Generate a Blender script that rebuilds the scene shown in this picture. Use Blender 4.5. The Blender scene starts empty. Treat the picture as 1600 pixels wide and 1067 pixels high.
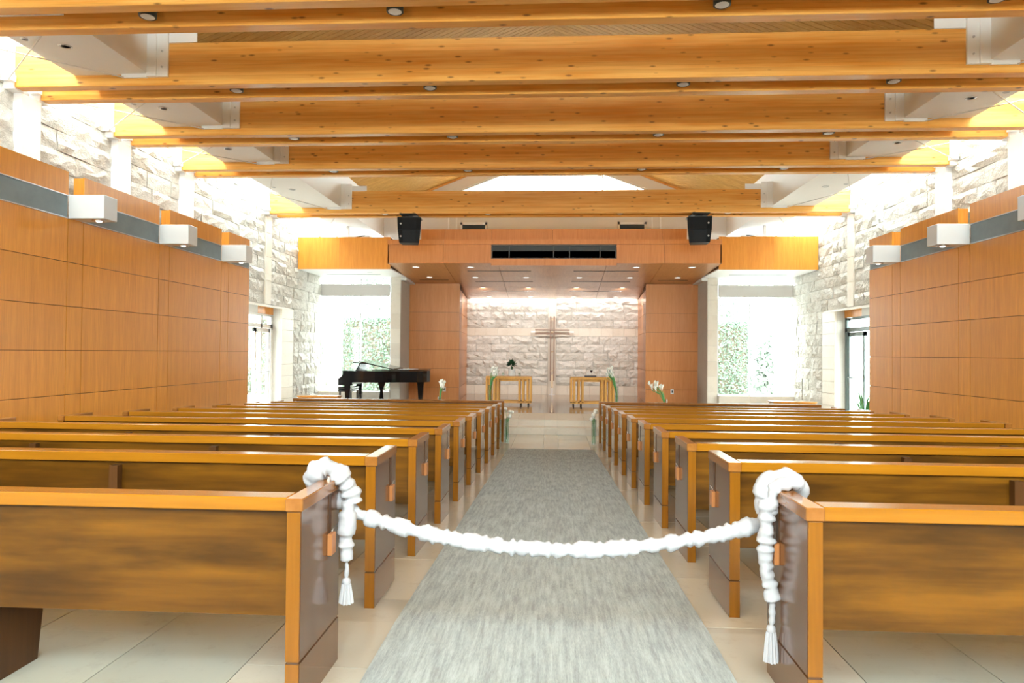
import bpy, bmesh, math, random
from mathutils import Vector, Matrix
random.seed(7)
PI = math.pi
S = bpy.context.scene
COL = S.collection

# ------------------------------------------------------------------ camera
F = 1067.0
VX, VY, ROLL, EYE = 862.0, 551.5, 0.0075, 1.405
fw = Vector(((VX-800)/F, (533.5-VY)/F, -1.0)).normalized()
up = Vector((ROLL, 1, 0)); up = (up - up.dot(fw)*fw).normalized()
rt = fw.cross(up)
cam = bpy.data.cameras.new('camera'); camo = bpy.data.objects.new('camera', cam); COL.objects.link(camo)
cam.sensor_width = 36; cam.lens = F/1600*36; cam.clip_start = 0.05; cam.clip_end = 300
R3 = Matrix((rt, fw, up))            # rows: world axes expressed in camera space
camo.matrix_world = Matrix.Translation((0, 0, EYE)) @ R3.to_4x4()
S.camera = camo

# ------------------------------------------------------------------ world, light, exposure
S.view_settings.view_transform = 'Standard'
try: S.view_settings.look = 'None'
except Exception: pass
S.view_settings.gamma = 1
S.view_settings.use_curve_mapping = False
S.view_settings.exposure = 3.5
w = bpy.data.worlds.new('sky'); S.world = w; w.use_nodes = True
wn = w.node_tree; bg = wn.nodes['Background']
bg.inputs['Color'].default_value = (0.93, 0.97, 1.0, 1); bg.inputs['Strength'].default_value = 2.2

def portal(name, loc, nrm, sx, sy):
    l = bpy.data.lights.new(name, 'AREA'); l.shape = 'RECTANGLE'; l.size = sx; l.size_y = sy
    l.cycles.is_portal = True
    o = bpy.data.objects.new(name, l); COL.objects.link(o)
    o.location = loc; o.rotation_euler = Vector(nrm).to_track_quat('-Z', 'Y').to_euler()
    return o
# (size x runs along the light's local x)
portal('skylight_portal', (-6.6, 8.7, 6.0), (0, 0, -1), 1.0, 23.4)
portal('skylight_portal', (6.6, 8.7, 6.0), (0, 0, -1), 1.0, 23.4)
portal('window_portal', (-5.8, 20.6, 1.95), (0, -1, 0), 2.6, 3.5)
portal('window_portal', (5.8, 20.6, 1.95), (0, -1, 0), 2.6, 3.5)
portal('window_portal', (0, 20.7, 6.8), (0, -1, 0), 6.6, 1.8)
portal('window_portal', (0, -3.3, 3.7), (0, 1, 0), 12.6, 1.6)
portal('window_portal', (0, -3.3, 6.1), (0, 1, 0), 8.6, 2.7)
portal('window_portal', (-7.45, 16.2, 1.0), (1, 0, 0), 2.3, 2.6)
portal('window_portal', (7.45, 16.2, 1.0), (-1, 0, 0), 2.3, 2.6)

def spot(loc, to, power, size=1.0, col=(1, .86, .68)):
    l = bpy.data.lights.new('downlight_lamp', 'SPOT'); l.energy = power; l.spot_size = size; l.spot_blend = .7
    l.color = col; l.shadow_soft_size = .05
    o = bpy.data.objects.new('downlight_lamp', l); COL.objects.link(o); o.location = loc
    o.rotation_euler = (Vector(to)-Vector(loc)).to_track_quat('-Z', 'Y').to_euler()

cove = bpy.data.lights.new('cove_strip_lamp', 'AREA'); cove.shape = 'RECTANGLE'; cove.size = 6.2; cove.size_y = .06
cove.energy = 3; cove.color = (1, .96, .90)
coveo = bpy.data.objects.new('cove_strip_lamp', cove); COL.objects.link(coveo)
coveo.location = (.02, 25.55, 3.44); coveo.rotation_euler = (math.radians(12), 0, 0)

for x in (-2.3, -.78, .80, 2.3): spot((x, 22.5, 3.50), (x*1.05, 25.7, 1.35), 15, 2.0, (1, .96, .90))

# ------------------------------------------------------------------ helpers
class MB:
    def __init__(s): s.v = []; s.f = []; s.sm = []
    def add(s, vs, fs, smooth=False):
        n = len(s.v); s.v += [tuple(v) for v in vs]
        s.f += [tuple(i+n for i in f) for f in fs]; s.sm += [smooth]*len(fs); return s
    def box(s, x0, x1, y0, y1, z0, z1):
        if x0 > x1: x0, x1 = x1, x0
        if y0 > y1: y0, y1 = y1, y0
        if z0 > z1: z0, z1 = z1, z0
        return s.add([(x0,y0,z0),(x1,y0,z0),(x1,y1,z0),(x0,y1,z0),(x0,y0,z1),(x1,y0,z1),(x1,y1,z1),(x0,y1,z1)],
                     [(0,3,2,1),(4,5,6,7),(0,1,5,4),(1,2,6,5),(2,3,7,6),(3,0,4,7)])
    def cbox(s, x0, x1, y0, y1, z0, z1, c=.004):   # box with small chamfers
        bm = bmesh.new(); bmesh.ops.create_cube(bm, size=1)
        for v in bm.verts:
            v.co = Vector(((x0+x1)/2+v.co.x*abs(x1-x0), (y0+y1)/2+v.co.y*abs(y1-y0), (z0+z1)/2+v.co.z*abs(z1-z0)))
        bmesh.ops.bevel(bm, geom=list(bm.edges), offset=c, segments=1, affect='EDGES')
        bm.verts.index_update()
        s.add([v.co[:] for v in bm.verts], [tuple(v.index for v in f.verts) for f in bm.faces]); bm.free(); return s
    def prism(s, pts, axis, a, b):                  # extrude a 2-D outline along an axis
        n = len(pts)
        def P(p, t):
            return {'x': (t, p[0], p[1]), 'y': (p[0], t, p[1]), 'z': (p[0], p[1], t)}[axis]
        vs = [P(p, a) for p in pts]+[P(p, b) for p in pts]
        fs = [tuple(range(n)), tuple(range(2*n-1, n-1, -1))]+[(i, (i+1) % n, (i+1) % n+n, i+n) for i in range(n)]
        return s.add(vs, fs)
    def lathe(s, prof, c=(0, 0, 0), n=20, smooth=True):
        vs = []; fs = []; m = len(prof)
        for i in range(n):
            a = 2*PI*i/n
            for r, z in prof: vs.append((c[0]+r*math.cos(a), c[1]+r*math.sin(a), c[2]+z))
        for i in range(n):
            j = (i+1) % n
            for k in range(m-1):
                fs.append((i*m+k, j*m+k, j*m+k+1, i*m+k+1))
        s.add(vs, fs, smooth)
        if prof[0][0] > 1e-5: s.add([vs[i*m] for i in range(n)], [tuple(range(n))[::-1]])
        if prof[-1][0] > 1e-5: s.add([vs[i*m+m-1] for i in range(n)], [tuple(range(n))])
        return s
    def tube(s, pts, r, n=8, smooth=True):
        pts = [Vector(p) for p in pts]; rs = r if isinstance(r, (list, tuple)) else [r]*len(pts)
        vs = []; fs = []; prev = None
        for i, p in enumerate(pts):
            t = (pts[min(i+1, len(pts)-1)]-pts[max(i-1, 0)])
            t = t.normalized() if t.length > 1e-9 else Vector((0, 0, 1))
            if prev is None:
                u = t.cross(Vector((0, 0, 1))); 
                if u.length < .05: u = t.cross(Vector((1, 0, 0)))
            else: u = prev-prev.dot(t)*t
            u.normalize(); prev = u; v = t.cross(u)
            for k in range(n):
                a = 2*PI*k/n; vs.append(p+rs[i]*(math.cos(a)*u+math.sin(a)*v))
        for i in range(len(pts)-1):
            for k in range(n):
                fs.append((i*n+k, i*n+(k+1) % n, (i+1)*n+(k+1) % n, (i+1)*n+k))
        fs.append(tuple(range(n))[::-1]); fs.append(tuple(range((len(pts)-1)*n, len(pts)*n)))
        return s.add(vs, fs, smooth)
    def mesh(s, name, mat):
        me = bpy.data.meshes.new(name); me.from_pydata(s.v, [], s.f)
        me.polygons.foreach_set('use_smooth', s.sm)
        bm = bmesh.new(); bm.from_mesh(me); bmesh.ops.recalc_face_normals(bm, faces=bm.faces); bm.to_mesh(me); bm.free()
        me.materials.append(mat); me.update(); return me
    def obj(s, name, mat, parent=None, loc=None):
        return put(name, s.mesh(name, mat), parent, loc)

def put(name, me, parent=None, loc=None):
    o = bpy.data.objects.new(name, me); COL.objects.link(o)
    if parent is not None: o.parent = parent
    if loc is not None: o.location = loc
    return o
def tag(o, label, cat, group=None):
    o['label'] = label; o['category'] = cat
    if group: o['group'] = group
    return o
def thing(name, label, cat, loc=(0, 0, 0), group=None):
    o = bpy.data.objects.new(name, None); COL.objects.link(o); o.location = loc; o.empty_display_size = .1
    return tag(o, label, cat, group)
def struct(o): o['kind'] = 'structure'; return o
def copy_tree(o, parent=None):
    c = o.copy(); COL.objects.link(c); c.parent = parent
    for ch in o.children: copy_tree(ch, c)
    return c

# ------------------------------------------------------------------ materials
def base(name):
    m = bpy.data.materials.new(name); m.use_nodes = True
    return m, m.node_tree, m.node_tree.nodes['Principled BSDF']
def N(t, typ, **kw):
    n = t.nodes.new(typ)
    for k, v in kw.items(): setattr(n, k, v)
    return n
def mixc(t, fac, a, b, mode='MIX'):
    n = N(t, 'ShaderNodeMix', data_type='RGBA', blend_type=mode)
    for sock, v in ((n.inputs[0], fac), (n.inputs[6], a), (n.inputs[7], b)):
        if isinstance(v, bpy.types.NodeSocket): t.links.new(v, sock)
        elif isinstance(v, (int, float)): sock.default_value = v
        else: sock.default_value = (*v, 1)
    return n.outputs[2]
def mth(t, op, a, b=None, clamp=False):
    n = N(t, 'ShaderNodeMath', operation=op, use_clamp=clamp)
    for i, v in enumerate((a, b)):
        if v is None: continue
        if isinstance(v, bpy.types.NodeSocket): t.links.new(v, n.inputs[i])
        else: n.inputs[i].default_value = v
    return n.outputs[0]
def noise(t, scale, vec, detail=4, sc3=None, rough=.55):
    if sc3:
        mp = N(t, 'ShaderNodeMapping'); mp.inputs['Scale'].default_value = sc3; t.links.new(vec, mp.inputs[0]); vec = mp.outputs[0]
    n = N(t, 'ShaderNodeTexNoise'); n.inputs['Scale'].default_value = scale; n.inputs['Detail'].default_value = detail
    n.inputs['Roughness'].default_value = rough; t.links.new(vec, n.inputs['Vector']); return n.outputs['Fac']
def bump(t, b, h, strength, dist):
    n = N(t, 'ShaderNodeBump'); n.inputs['Strength'].default_value = strength; n.inputs['Distance'].default_value = dist
    t.links.new(h, n.inputs['Height']); t.links.new(n.outputs[0], b.inputs['Normal'])
def plain(name, col, rough=.5, metal=0, emit=0, spec=.5, vary=.03):
    m, t, b = base(name)
    pos = N(t, 'ShaderNodeNewGeometry').outputs['Position']
    f = noise(t, 6, pos, 3)
    c2 = tuple(max(0, c*(1-vary*3)) for c in col)
    t.links.new(mixc(t, f, c2, col), b.inputs['Base Color'])
    b.inputs['Roughness'].default_value = rough; b.inputs['Metallic'].default_value = metal
    b.inputs['Specular IOR Level'].default_value = spec
    if emit:
        b.inputs['Emission Color'].default_value = (*col, 1); b.inputs['Emission Strength'].default_value = emit
    return m
def wood(name, dark, light, axis='x', rough=.35, coat=.0, lam=0, knots=False, rnd=.12, fine=28, spec=.32, blotch=0, cr=.12):
    m, t, b = base(name)
    pos = N(t, 'ShaderNodeNewGeometry').outputs['Position']
    oi = N(t, 'ShaderNodeObjectInfo').outputs['Random']
    sc = {'x': (.06, 1, 1), 'y': (1, .06, 1), 'z': (1, 1, .05)}[axis]
    g1 = noise(t, fine, pos, 5, sc); g2 = noise(t, fine*.28, pos, 3, sc)
    f = mth(t, 'ADD', mth(t, 'MULTIPLY', g1, .55), mth(t, 'MULTIPLY', g2, .45))
    r = N(t, 'ShaderNodeMapRange'); r.inputs[1].default_value = .36; r.inputs[2].default_value = .64
    t.links.new(f, r.inputs[0])
    c = mixc(t, r.outputs[0], dark, light)
    if lam:
        sp = N(t, 'ShaderNodeSeparateXYZ'); t.links.new(pos, sp.inputs[0])
        k = mth(t, 'FLOOR', mth(t, 'DIVIDE', sp.outputs['Z'], lam))
        wv = N(t, 'ShaderNodeTexWhiteNoise', noise_dimensions='1D'); t.links.new(mth(t, 'ADD', k, mth(t, 'MULTIPLY', oi, 37.0)), wv.inputs['W'])
        c = mixc(t, mth(t, 'MULTIPLY', wv.outputs[0], .34), c, tuple(x*.62 for x in dark))
        fr = mth(t, 'FRACT', mth(t, 'DIVIDE', sp.outputs['Z'], lam))
        c = mixc(t, mth(t, 'MULTIPLY', mth(t, 'LESS_THAN', fr, .05), .35), c, tuple(x*.35 for x in dark))
    if blotch:
        bl = noise(t, 3.2, pos, 4, {'x': (.45, 1, 2.2), 'y': (1, .45, 2.2), 'z': (1, 1, .5)}[axis])
        rr = N(t, 'ShaderNodeMapRange'); rr.inputs[1].default_value = .42; rr.inputs[2].default_value = .68; rr.inputs[4].default_value = blotch
        t.links.new(bl, rr.inputs[0]); c = mixc(t, rr.outputs[0], c, tuple(x*.45 for x in dark))
    if knots:
        mp = N(t, 'ShaderNodeMapping'); mp.inputs['Scale'].default_value = (3.4, 6, 11.0); t.links.new(pos, mp.inputs[0])
        vo = N(t, 'ShaderNodeTexVoronoi'); vo.inputs['Scale'].default_value = 1.0; t.links.new(mp.outputs[0], vo.inputs['Vector'])
        rr = N(t, 'ShaderNodeMapRange'); rr.inputs[1].default_value = .07; rr.inputs[2].default_value = .18; rr.inputs[3].default_value = .8; rr.inputs[4].default_value = 0
        t.links.new(vo.outputs['Distance'], rr.inputs[0]); c = mixc(t, rr.outputs[0], c, (.13, .045, .012))
    if rnd:
        c = mixc(t, mth(t, 'MULTIPLY', oi, rnd*2.2), c, tuple(x*.72 for x in dark))
    t.links.new(c, b.inputs['Base Color'])
    b.inputs['Roughness'].default_value = rough; b.inputs['Specular IOR Level'].default_value = spec
    b.inputs['Coat Weight'].default_value = coat; b.inputs['Coat Roughness'].default_value = cr
    bump(t, b, g1, .12, .002)
    return m
def stone(name, c1, c2, c3, sc=3.0, bs=1.0, bd=.024, rough=.9):
    m, t, b = base(name)
    pos = N(t, 'ShaderNodeNewGeometry').outputs['Position']; oi = N(t, 'ShaderNodeObjectInfo').outputs['Random']
    n1 = noise(t, sc, pos, 6); n2 = noise(t, sc*6, pos, 6, rough=.7)
    c = mixc(t, oi, c1, c2)
    r = N(t, 'ShaderNodeMapRange'); r.inputs[1].default_value = .5; r.inputs[2].default_value = .75; t.links.new(n1, r.inputs[0])
    c = mixc(t, mth(t, 'MULTIPLY', r.outputs[0], .6), c, c3)
    r2 = N(t, 'ShaderNodeMapRange'); r2.inputs[1].default_value = .55; r2.inputs[2].default_value = .8; t.links.new(n2, r2.inputs[0])
    c = mixc(t, mth(t, 'MULTIPLY', r2.outputs[0], .35), c, tuple(x*.6 for x in c3))
    t.links.new(c, b.inputs['Base Color']); b.inputs['Roughness'].default_value = rough
    if bs:
        n3 = noise(t, sc*4.2, pos, 9, (1, 1, 1.4), .66)
        ab = mth(t, 'ABSOLUTE', mth(t, 'SUBTRACT', n3, .5))
        cr = N(t, 'ShaderNodeMapRange'); cr.inputs[1].default_value = 0; cr.inputs[2].default_value = .045; cr.inputs[3].default_value = .30 if bs > .5 else 0; cr.inputs[4].default_value = 0
        t.links.new(ab, cr.inputs[0]); t.links.new(mixc(t, cr.outputs[0], c, tuple(x*.55 for x in c3)), b.inputs['Base Color'])  # crevices painted darker for cavity dirt and relief shade
        bump(t, b, mth(t, 'ADD', mth(t, 'MULTIPLY', n2, .5), mth(t, 'MULTIPLY', ab, 3.0)), bs, bd)
    return m
def glass(name, tint=(.95, 1, .98), rough=0.0, refl=1.0):
    m, t, b = base(name)
    t.nodes.remove(b); out = t.nodes['Material Output']
    tr = N(t, 'ShaderNodeBsdfTransparent'); tr.inputs[0].default_value = (*tint, 1)
    gl = N(t, 'ShaderNodeBsdfGlossy'); gl.inputs['Roughness'].default_value = rough
    lw = N(t, 'ShaderNodeLayerWeight'); lw.inputs[0].default_value = .5
    fz = mth(t, 'ADD', mth(t, 'MULTIPLY', mth(t, 'POWER', lw.outputs['Facing'], 5.0), .9), .035)
    mx = N(t, 'ShaderNodeMixShader'); t.links.new(mth(t, 'MULTIPLY', fz, refl, True), mx.inputs[0])
    t.links.new(tr.outputs[0], mx.inputs[1]); t.links.new(gl.outputs[0], mx.inputs[2]); t.links.new(mx.outputs[0], out.inputs[0])
    return m

BEAM = wood('glulam_pine', (.80, .335, .05), (.96, .55, .155), 'x', .42, .1, lam=.045, knots=True, rnd=.05, fine=22)
PLANK = wood('ceiling_boards', (.60, .33, .07), (.76, .47, .13), 'x', .6, rnd=.12)
VEN = wood('cherry_veneer', (.62, .225, .012), (.80, .325, .026), 'z', .42, .7, rnd=.12, fine=60, cr=.33)
VENB = wood('cherry_veneer_bright', (.66, .24, .03), (.80, .34, .05), 'z', .35, .1, rnd=.06, fine=60)
VENT = wood('canopy_veneer', (.42, .18, .06), (.54, .25, .09), 'y', .32, .2, rnd=.05, fine=60)
WINGV = wood('wing_veneer', (.56, .205, .055), (.66, .275, .085), 'z', .35, .15, rnd=.05, fine=60)
JOINT = plain('dark_joint', (.12, .045, .012), .8)
PEW = wood('pew_maple', (.075, .027, .0015), (.20, .078, .004), 'x', .30, .2, rnd=.08, fine=18, blotch=.8)
PEWCAP = wood('pew_rail_wood', (.29, .108, .006), (.40, .160, .010), 'x', .22, .6, rnd=.08, fine=24)
PEWENDCAP = wood('pew_arm_cap_wood', (.26, .095, .018), (.35, .14, .029), 'y', .22, .7, rnd=.08, fine=24)
PEWEND = wood('pew_end_veneer', (.10, .038, .010), (.16, .062, .018), 'z', .22, .6, rnd=.06, fine=40)
PEWEDGE = wood('pew_end_edge', (.20, .070, .003), (.28, .103, .005), 'z', .28, .4, rnd=.06, fine=40)
PEWDARK = wood('pew_underside', (.05, .018, .004), (.09, .034, .007), 'z', .4, .2, rnd=.05)
BLOCK = wood('card_holder_wood', (.40, .15, .05), (.52, .22, .08), 'z', .35, .3, rnd=.05)
TABLEW = wood('table_oak', (.58, .27, .05), (.74, .38, .08), 'z', .35, .3, rnd=.1)
STONE = stone('split_limestone', (.84, .81, .76), (.70, .665, .60), (.56, .53, .48))
SMOOTH = stone('honed_limestone', (.74, .68, .59), (.66, .59, .50), (.60, .52, .43), 2.5, .08, .004, .5)
MORTAR = stone('mortar', (.55, .52, .47), (.55, .52, .47), (.48, .45, .40), 4, .2, .01)
TILE = stone('floor_limestone', (.58, .52, .42), (.48, .44, .37), (.50, .42, .31), 1.6, .04, .003, .16)
TILEG = stone('grey_floor_limestone', (.46, .455, .385), (.39, .385, .33), (.42, .38, .28), 1.6, .04, .003, .2)
GROUT = plain('grout', (.60, .57, .50), .8)
STAGEF = stone('stage_floor_stone', (.27, .19, .125), (.235, .165, .11), (.19, .13, .085), 1.6, .03, .002, .11)
WHITE = plain('white_paint', (.86, .86, .86), .5, vary=.01)
OFFW = plain('offwhite_plaster', (.74, .72, .69), .6, vary=.01)
SOFF = plain('soffit_plaster', (.84, .83, .81), .6, vary=.01)
BOXW = plain('sconce_paint', (.72, .74, .75), .4, vary=.01)
GRILLE = plain('grey_mesh', (.27, .34, .37), .6, vary=.1)
BLACK = plain('black_grille', (.012, .018, .016), .45)
LACQ = plain('piano_lacquer', (.004, .004, .005), .10, spec=.4)
SPK = plain('speaker_black', (.006, .007, .009), .5, spec=.2)
METAL = plain('brushed_steel', (.62, .63, .65), .28, 1)
BRASS = plain('bronze', (.42, .29, .19), .35, .7)
CROSSW = plain('cross_bronze', (.24, .145, .105), .5, .1)
DFRAME = plain('door_frame_green_grey', (.13, .18, .18), .4)
LAMP = plain('lamp_diffuser', (1, .93, .82), .5, emit=.28)
RUBBER = plain('caster_black', (.015, .015, .015), .5)
WFAB = plain('white_fabric', (.47, .47, .50), .85, vary=.02)
PETAL = plain('white_petal', (.88, .88, .82), .6, vary=.03)
STEM = plain('green_stem', (.10, .38, .10), .5, vary=.15)
DLEAF = plain('dark_leaf', (.03, .11, .05), .5, vary=.2)
CERAM = plain('white_ceramic', (.82, .83, .83), .25)
WINE = plain('dark_wine', (.06, .008, .02), .1)
BOOKM = plain('dark_cover', (.06, .035, .03), .4)
PAPER = plain('paper', (.85, .85, .85), .7)
GLASS = glass('window_glass'); VGLASS = glass('vase_glass', (.86, .93, .91), .02, 1.6)
HEDGE = plain('hedge_leaf', (.24, .34, .24), .7, vary=.3)
TREE = plain('tree_leaf', (.42, .48, .41), .7, vary=.12)
BARK = plain('bark', (.20, .15, .11), .9, vary=.2)
SHADE = plain('blind_fabric', (.62, .59, .57), .8, vary=.01)
GRND = stone('pale_paving', (.45, .44, .41), (.45, .44, .41), (.36, .38, .32), .6, .05, .01)

def carpet_mat():
    m, t, b = base('grey_carpet')
    pos = N(t, 'ShaderNodeNewGeometry').outputs['Position']
    a = noise(t, 170, pos, 4, (1, .16, 1), .75); c = noise(t, 9, pos, 5, (1, .5, 1)); d = noise(t, 260, pos, 2)
    f = mth(t, 'ADD', mth(t, 'MULTIPLY', a, .65), mth(t, 'MULTIPLY', c, .35))
    r = N(t, 'ShaderNodeMapRange'); r.inputs[1].default_value = .38; r.inputs[2].default_value = .62; t.links.new(f, r.inputs[0])
    d2 = noise(t, 45, pos, 3, (1, .07, 1), .6)
    r = N(t, 'ShaderNodeMapRange'); r.inputs[1].default_value = .40; r.inputs[2].default_value = .60; t.links.new(mth(t, 'ADD', mth(t, 'MULTIPLY', f, .55), mth(t, 'MULTIPLY', d2, .45)), r.inputs[0])
    t.links.new(mixc(t, r.outputs[0], (.29, .31, .315), (.46, .51, .505)), b.inputs['Base Color'])
    b.inputs['Roughness'].default_value = .95; b.inputs['Specular IOR Level'].default_value = .15
    bump(t, b, d, .5, .004); return m
CARPET = carpet_mat()

# ------------------------------------------------------------------ floor
def FZ(y): return -.03-.043*(min(max(y, 3.6), 13.3)-3.6)
FY0, FY1 = -3.0, 15.55
ys = [FY0, 3.6, 13.3, FY1]
fl = MB()
prof = [(y, FZ(y)-.014) for y in ys]
fl.prism(prof+[(FY1, -.9), (FY0, -.9)], 'x', -7.4, 7.4)
floor = struct(fl.obj('floor', GROUT))
xs = [-.15, .15, .78]
while xs[-1] < 7.2: xs.append(xs[-1]+.61)
cols = [(-.15, .15)]+[(xs[i], xs[i+1]) for i in range(1, len(xs)-1)]+[(-xs[i+1], -xs[i]) for i in range(1, len(xs)-1)]
rest = MB()
for (a, b_) in cols:
    off = random.choice([0, .3, .6])
    y = FY0-off
    while y < FY1:
        y0, y1 = max(y, FY0), min(y+.91, FY1); y += .91
        if y1-y0 < .05: continue
        segs = [y0]+[k for k in (3.6, 13.3) if y0+.01 < k < y1-.01]+[y1]
        near = abs((a+b_)/2) < 3.9 and y1 > 1.6
        m = MB() if near else rest
        dz = random.uniform(-.0008, .0008)
        cx, cy = ((a+b_)/2, (y0+y1)/2) if near else (0, 0)
        cz = FZ(cy) if near else 0
        pr = [(k, FZ(k)) for k in segs]
        pr[0] = (y0+.0025, FZ(y0)); pr[-1] = (y1-.0025, FZ(y1))
        top = [(p[0]-cy, p[1]-cz+dz) for p in pr]
        m.prism(top+[(p[0], p[1]-.014) for p in reversed(top)], 'x', a+.0025-cx, b_-.0025-cx)
        if near: m.obj('tile', TILE if abs((a+b_)/2) < 1.2 else TILEG, floor, (cx, cy, cz))
o = rest.obj('tile_field', TILEG, floor); o['kind'] = 'stuff'

# carpet runner
m = MB()
cy = [-2.6, 3.6, 13.05]
nx = 3
pts = [(k, FZ(k)+.001) for k in cy]
m.prism(pts+[(p[0], p[1]+.010) for p in reversed(pts)], 'x', -.815, .815)
tag(m.obj('aisle_carpet', CARPET), 'long pale grey woven carpet runner down the centre aisle', 'carpet')

# steps and stage
SZ = -.15
stg = MB(); stg.box(-7.4, 7.4, 15.95, 20.75, -.9, SZ-.014); stg.box(-4.6, 4.6, 20.75, 26.0, -.9, SZ-.014)
stage = struct(stg.obj('floor_stage', GROUT))
joints = [-.78, -.16, .14, .78]
k = .78
while k < 6.9: k += 1.2; joints += [k, -k]
joints = sorted(j for j in joints if abs(j) < 7.05); joints = [-7.05]+joints+[7.05]
st = MB(); st.box(-7.05, 7.05, 15.56, 15.97, -.9, -.44+.135)
step = struct(st.obj('floor_step', GROUT))
for i in range(len(joints)-1):
    a, b_ = joints[i]+.003, joints[i+1]-.003
    mid = (a+b_)/2
    MB().box(a-mid, b_-mid, 0, .40, 0, .013).box(a-mid, b_-mid, -.008, .012, -.012, .013).obj('tread_slab', SMOOTH, step, (mid, 15.555, -.305))
    MB().box(a-mid, b_-mid, 0, .012, 0, .128).obj('riser_slab', SMOOTH, step, (mid, 15.548, -.445))
    MB().box(a-mid, b_-mid, 0, .012, 0, .130).obj('riser_slab', SMOOTH, stage, (mid, 15.94, -.292))
    MB().box(a-mid, b_-mid, -.012, 1.75, 0, .014).obj('border_slab', SMOOTH, stage, (mid, 15.94, SZ-.014))
y = 17.70
while y < 26.2:
    y1 = min(y+.9, 26.2)
    for i in range(12):
        a = -7.05+i*1.175
        if y > 20.3 and not 2 <= i <= 9: continue
        MB().box(0, 1.172, 0, y1-y-.003, 0, .014).obj('floor_slab', STAGEF, stage, (a, y, SZ-.014))
    y = y1

# ------------------------------------------------------------------ stones
def stone_variants(n, depth):
    out = []
    for q in range(n):
        rnd = random.Random(q*13+5)
        nx, nz = 4, 3; vs = []; fs = []
        for j in range(nz+1):
            for i in range(nx+1):
                e = i in (0, nx) or j in (0, nz)
                d = rnd.uniform(.25, .75)*depth if e else rnd.uniform(.55, 1.25)*depth
                jx = 0 if i in (0, nx) else rnd.uniform(-.06, .06); jz = 0 if j in (0, nz) else rnd.uniform(-.08, .08)
                vs.append((i/nx+jx, -d, j/nz+jz))
        W = nx+1
        for j in range(nz):
            for i in range(nx):
                a = j*W+i
                if rnd.random() < .5: fs += [(a, a+1, a+W+1), (a, a+W+1, a+W)]
                else: fs += [(a, a+1, a+W), (a+1, a+W+1, a+W)]
        ring = [i for i in range(W)]+[j*W+nx for j in range(1, nz+1)]+[nz*W+i for i in range(nx-1, -1, -1)]+[j*W for j in range(nz-1, 0, -1)]
        b0 = len(vs)
        for r in ring: vs.append((vs[r][0], 0, vs[r][2]))
        L = len(ring)
        for i in range(L): fs.append((ring[i], b0+i, b0+(i+1) % L, ring[(i+1) % L]))
        out.append(MB().add(vs, fs).mesh('stone', STONE))
    return out
SV = stone_variants(14, .06); SV2 = stone_variants(10, .10)
def stones(parent, u0, u1, z0, z1, place, ch=.29, wmin=.35, wmax=.85, var=SV, name='stone', gaps=(), ragged=0):
    """place(u, z) -> (location, rotation z); u runs along the wall to the viewer's right when facing it"""
    nz = max(1, round((z1-z0)/ch)); h = (z1-z0)/nz
    for j in range(nz):
        u = u0
        while u < u1-.02:
            wd = random.uniform(wmin, wmax)
            if u1-(u+wd) < wmin*.7: wd = u1-u
            wd = min(wd, u1-u)
            c0, c1 = z0+j*h, z0+(j+1)*h
            mid = u+wd/2
            if not any(g[0] < mid < g[1] and g[2] < (c0+c1)/2 < g[3] for g in gaps):
                o = put(name, random.choice(var), parent)
                loc, rz = place(u+.004, c0+.004)
                o.location = loc; o.rotation_euler = (0, 0, rz)
                o.scale = (wd-.008, random.uniform(.6, 1.25), h-.008)
            u += wd
# mesh faces local -y.  left wall faces +x : rotate +90deg => local x -> +y, local -y -> +x
XW = 7.05
def left_place(u, z): return ((-XW, u, z), PI/2)
def right_place(u, z): return ((XW, -u, z), -PI/2)      # u = -y

# side walls
for sgn, nm in ((-1, 'wall_left'), (1, 'wall_right')):
    c = MB()
    X0, X1 = sgn*XW, sgn*(XW+.34)
    DO0, DO1 = 15.1, 17.35
    c.box(X0, X1, -3.2, DO0, -.9, 5.95); c.box(X0, X1, DO1, 20.45, -.9, 5.95); c.box(X0, X1, DO0, DO1, 2.52, 5.95)
    wl = struct(c.obj(nm, MORTAR))
    pl = left_place if sgn < 0 else right_place
    rg = (lambda a, b: (a, b)) if sgn < 0 else (lambda a, b: (-b, -a))
    posts = [(8.47, 8.82), (10.45, 10.80), (12.43, 12.78), (16.28, 16.62)]
    segs = [(5.6, 8.47), (8.82, 10.45), (10.80, 12.43), (12.78, 14.9)]
    for a, b_ in segs: stones(wl, *rg(a, b_), 3.35, 5.95, pl, wmin=.4, wmax=.95, ch=.29)
    stones(wl, *rg(14.9, 16.28), 2.55, 5.95, pl, wmin=.3, wmax=.7)
    stones(wl, *rg(16.62, 20.42), 2.55, 5.95, pl, wmin=.3, wmax=.75)
    stones(wl, *rg(18.16, 20.42), -.15, 2.55, pl, wmin=.3, wmax=.6)
    # flush smooth strip below the last beam, honed jamb tiles
    z = 2.55
    while z < 4.7:
        h = min(.585, 4.72-z); MB().box(0, -sgn*.06, 0, .33, 0, h-.006).obj('strip_stone', SMOOTH, wl, (X0, 16.285, z)); z += .585
    z = SZ
    while z < 2.5:
        h = min(.30, 2.53-z); MB().box(0, -sgn*.05, 0, .78, 0, h-.006).obj('jamb_tile', SMOOTH, wl, (X0, 17.36, z)); z += .30
    MB().box(0, -sgn*.06, 0, 2.75, 0, .05).obj('lintel_edge', SMOOTH, wl, (X0, 15.1, 2.49))

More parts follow.
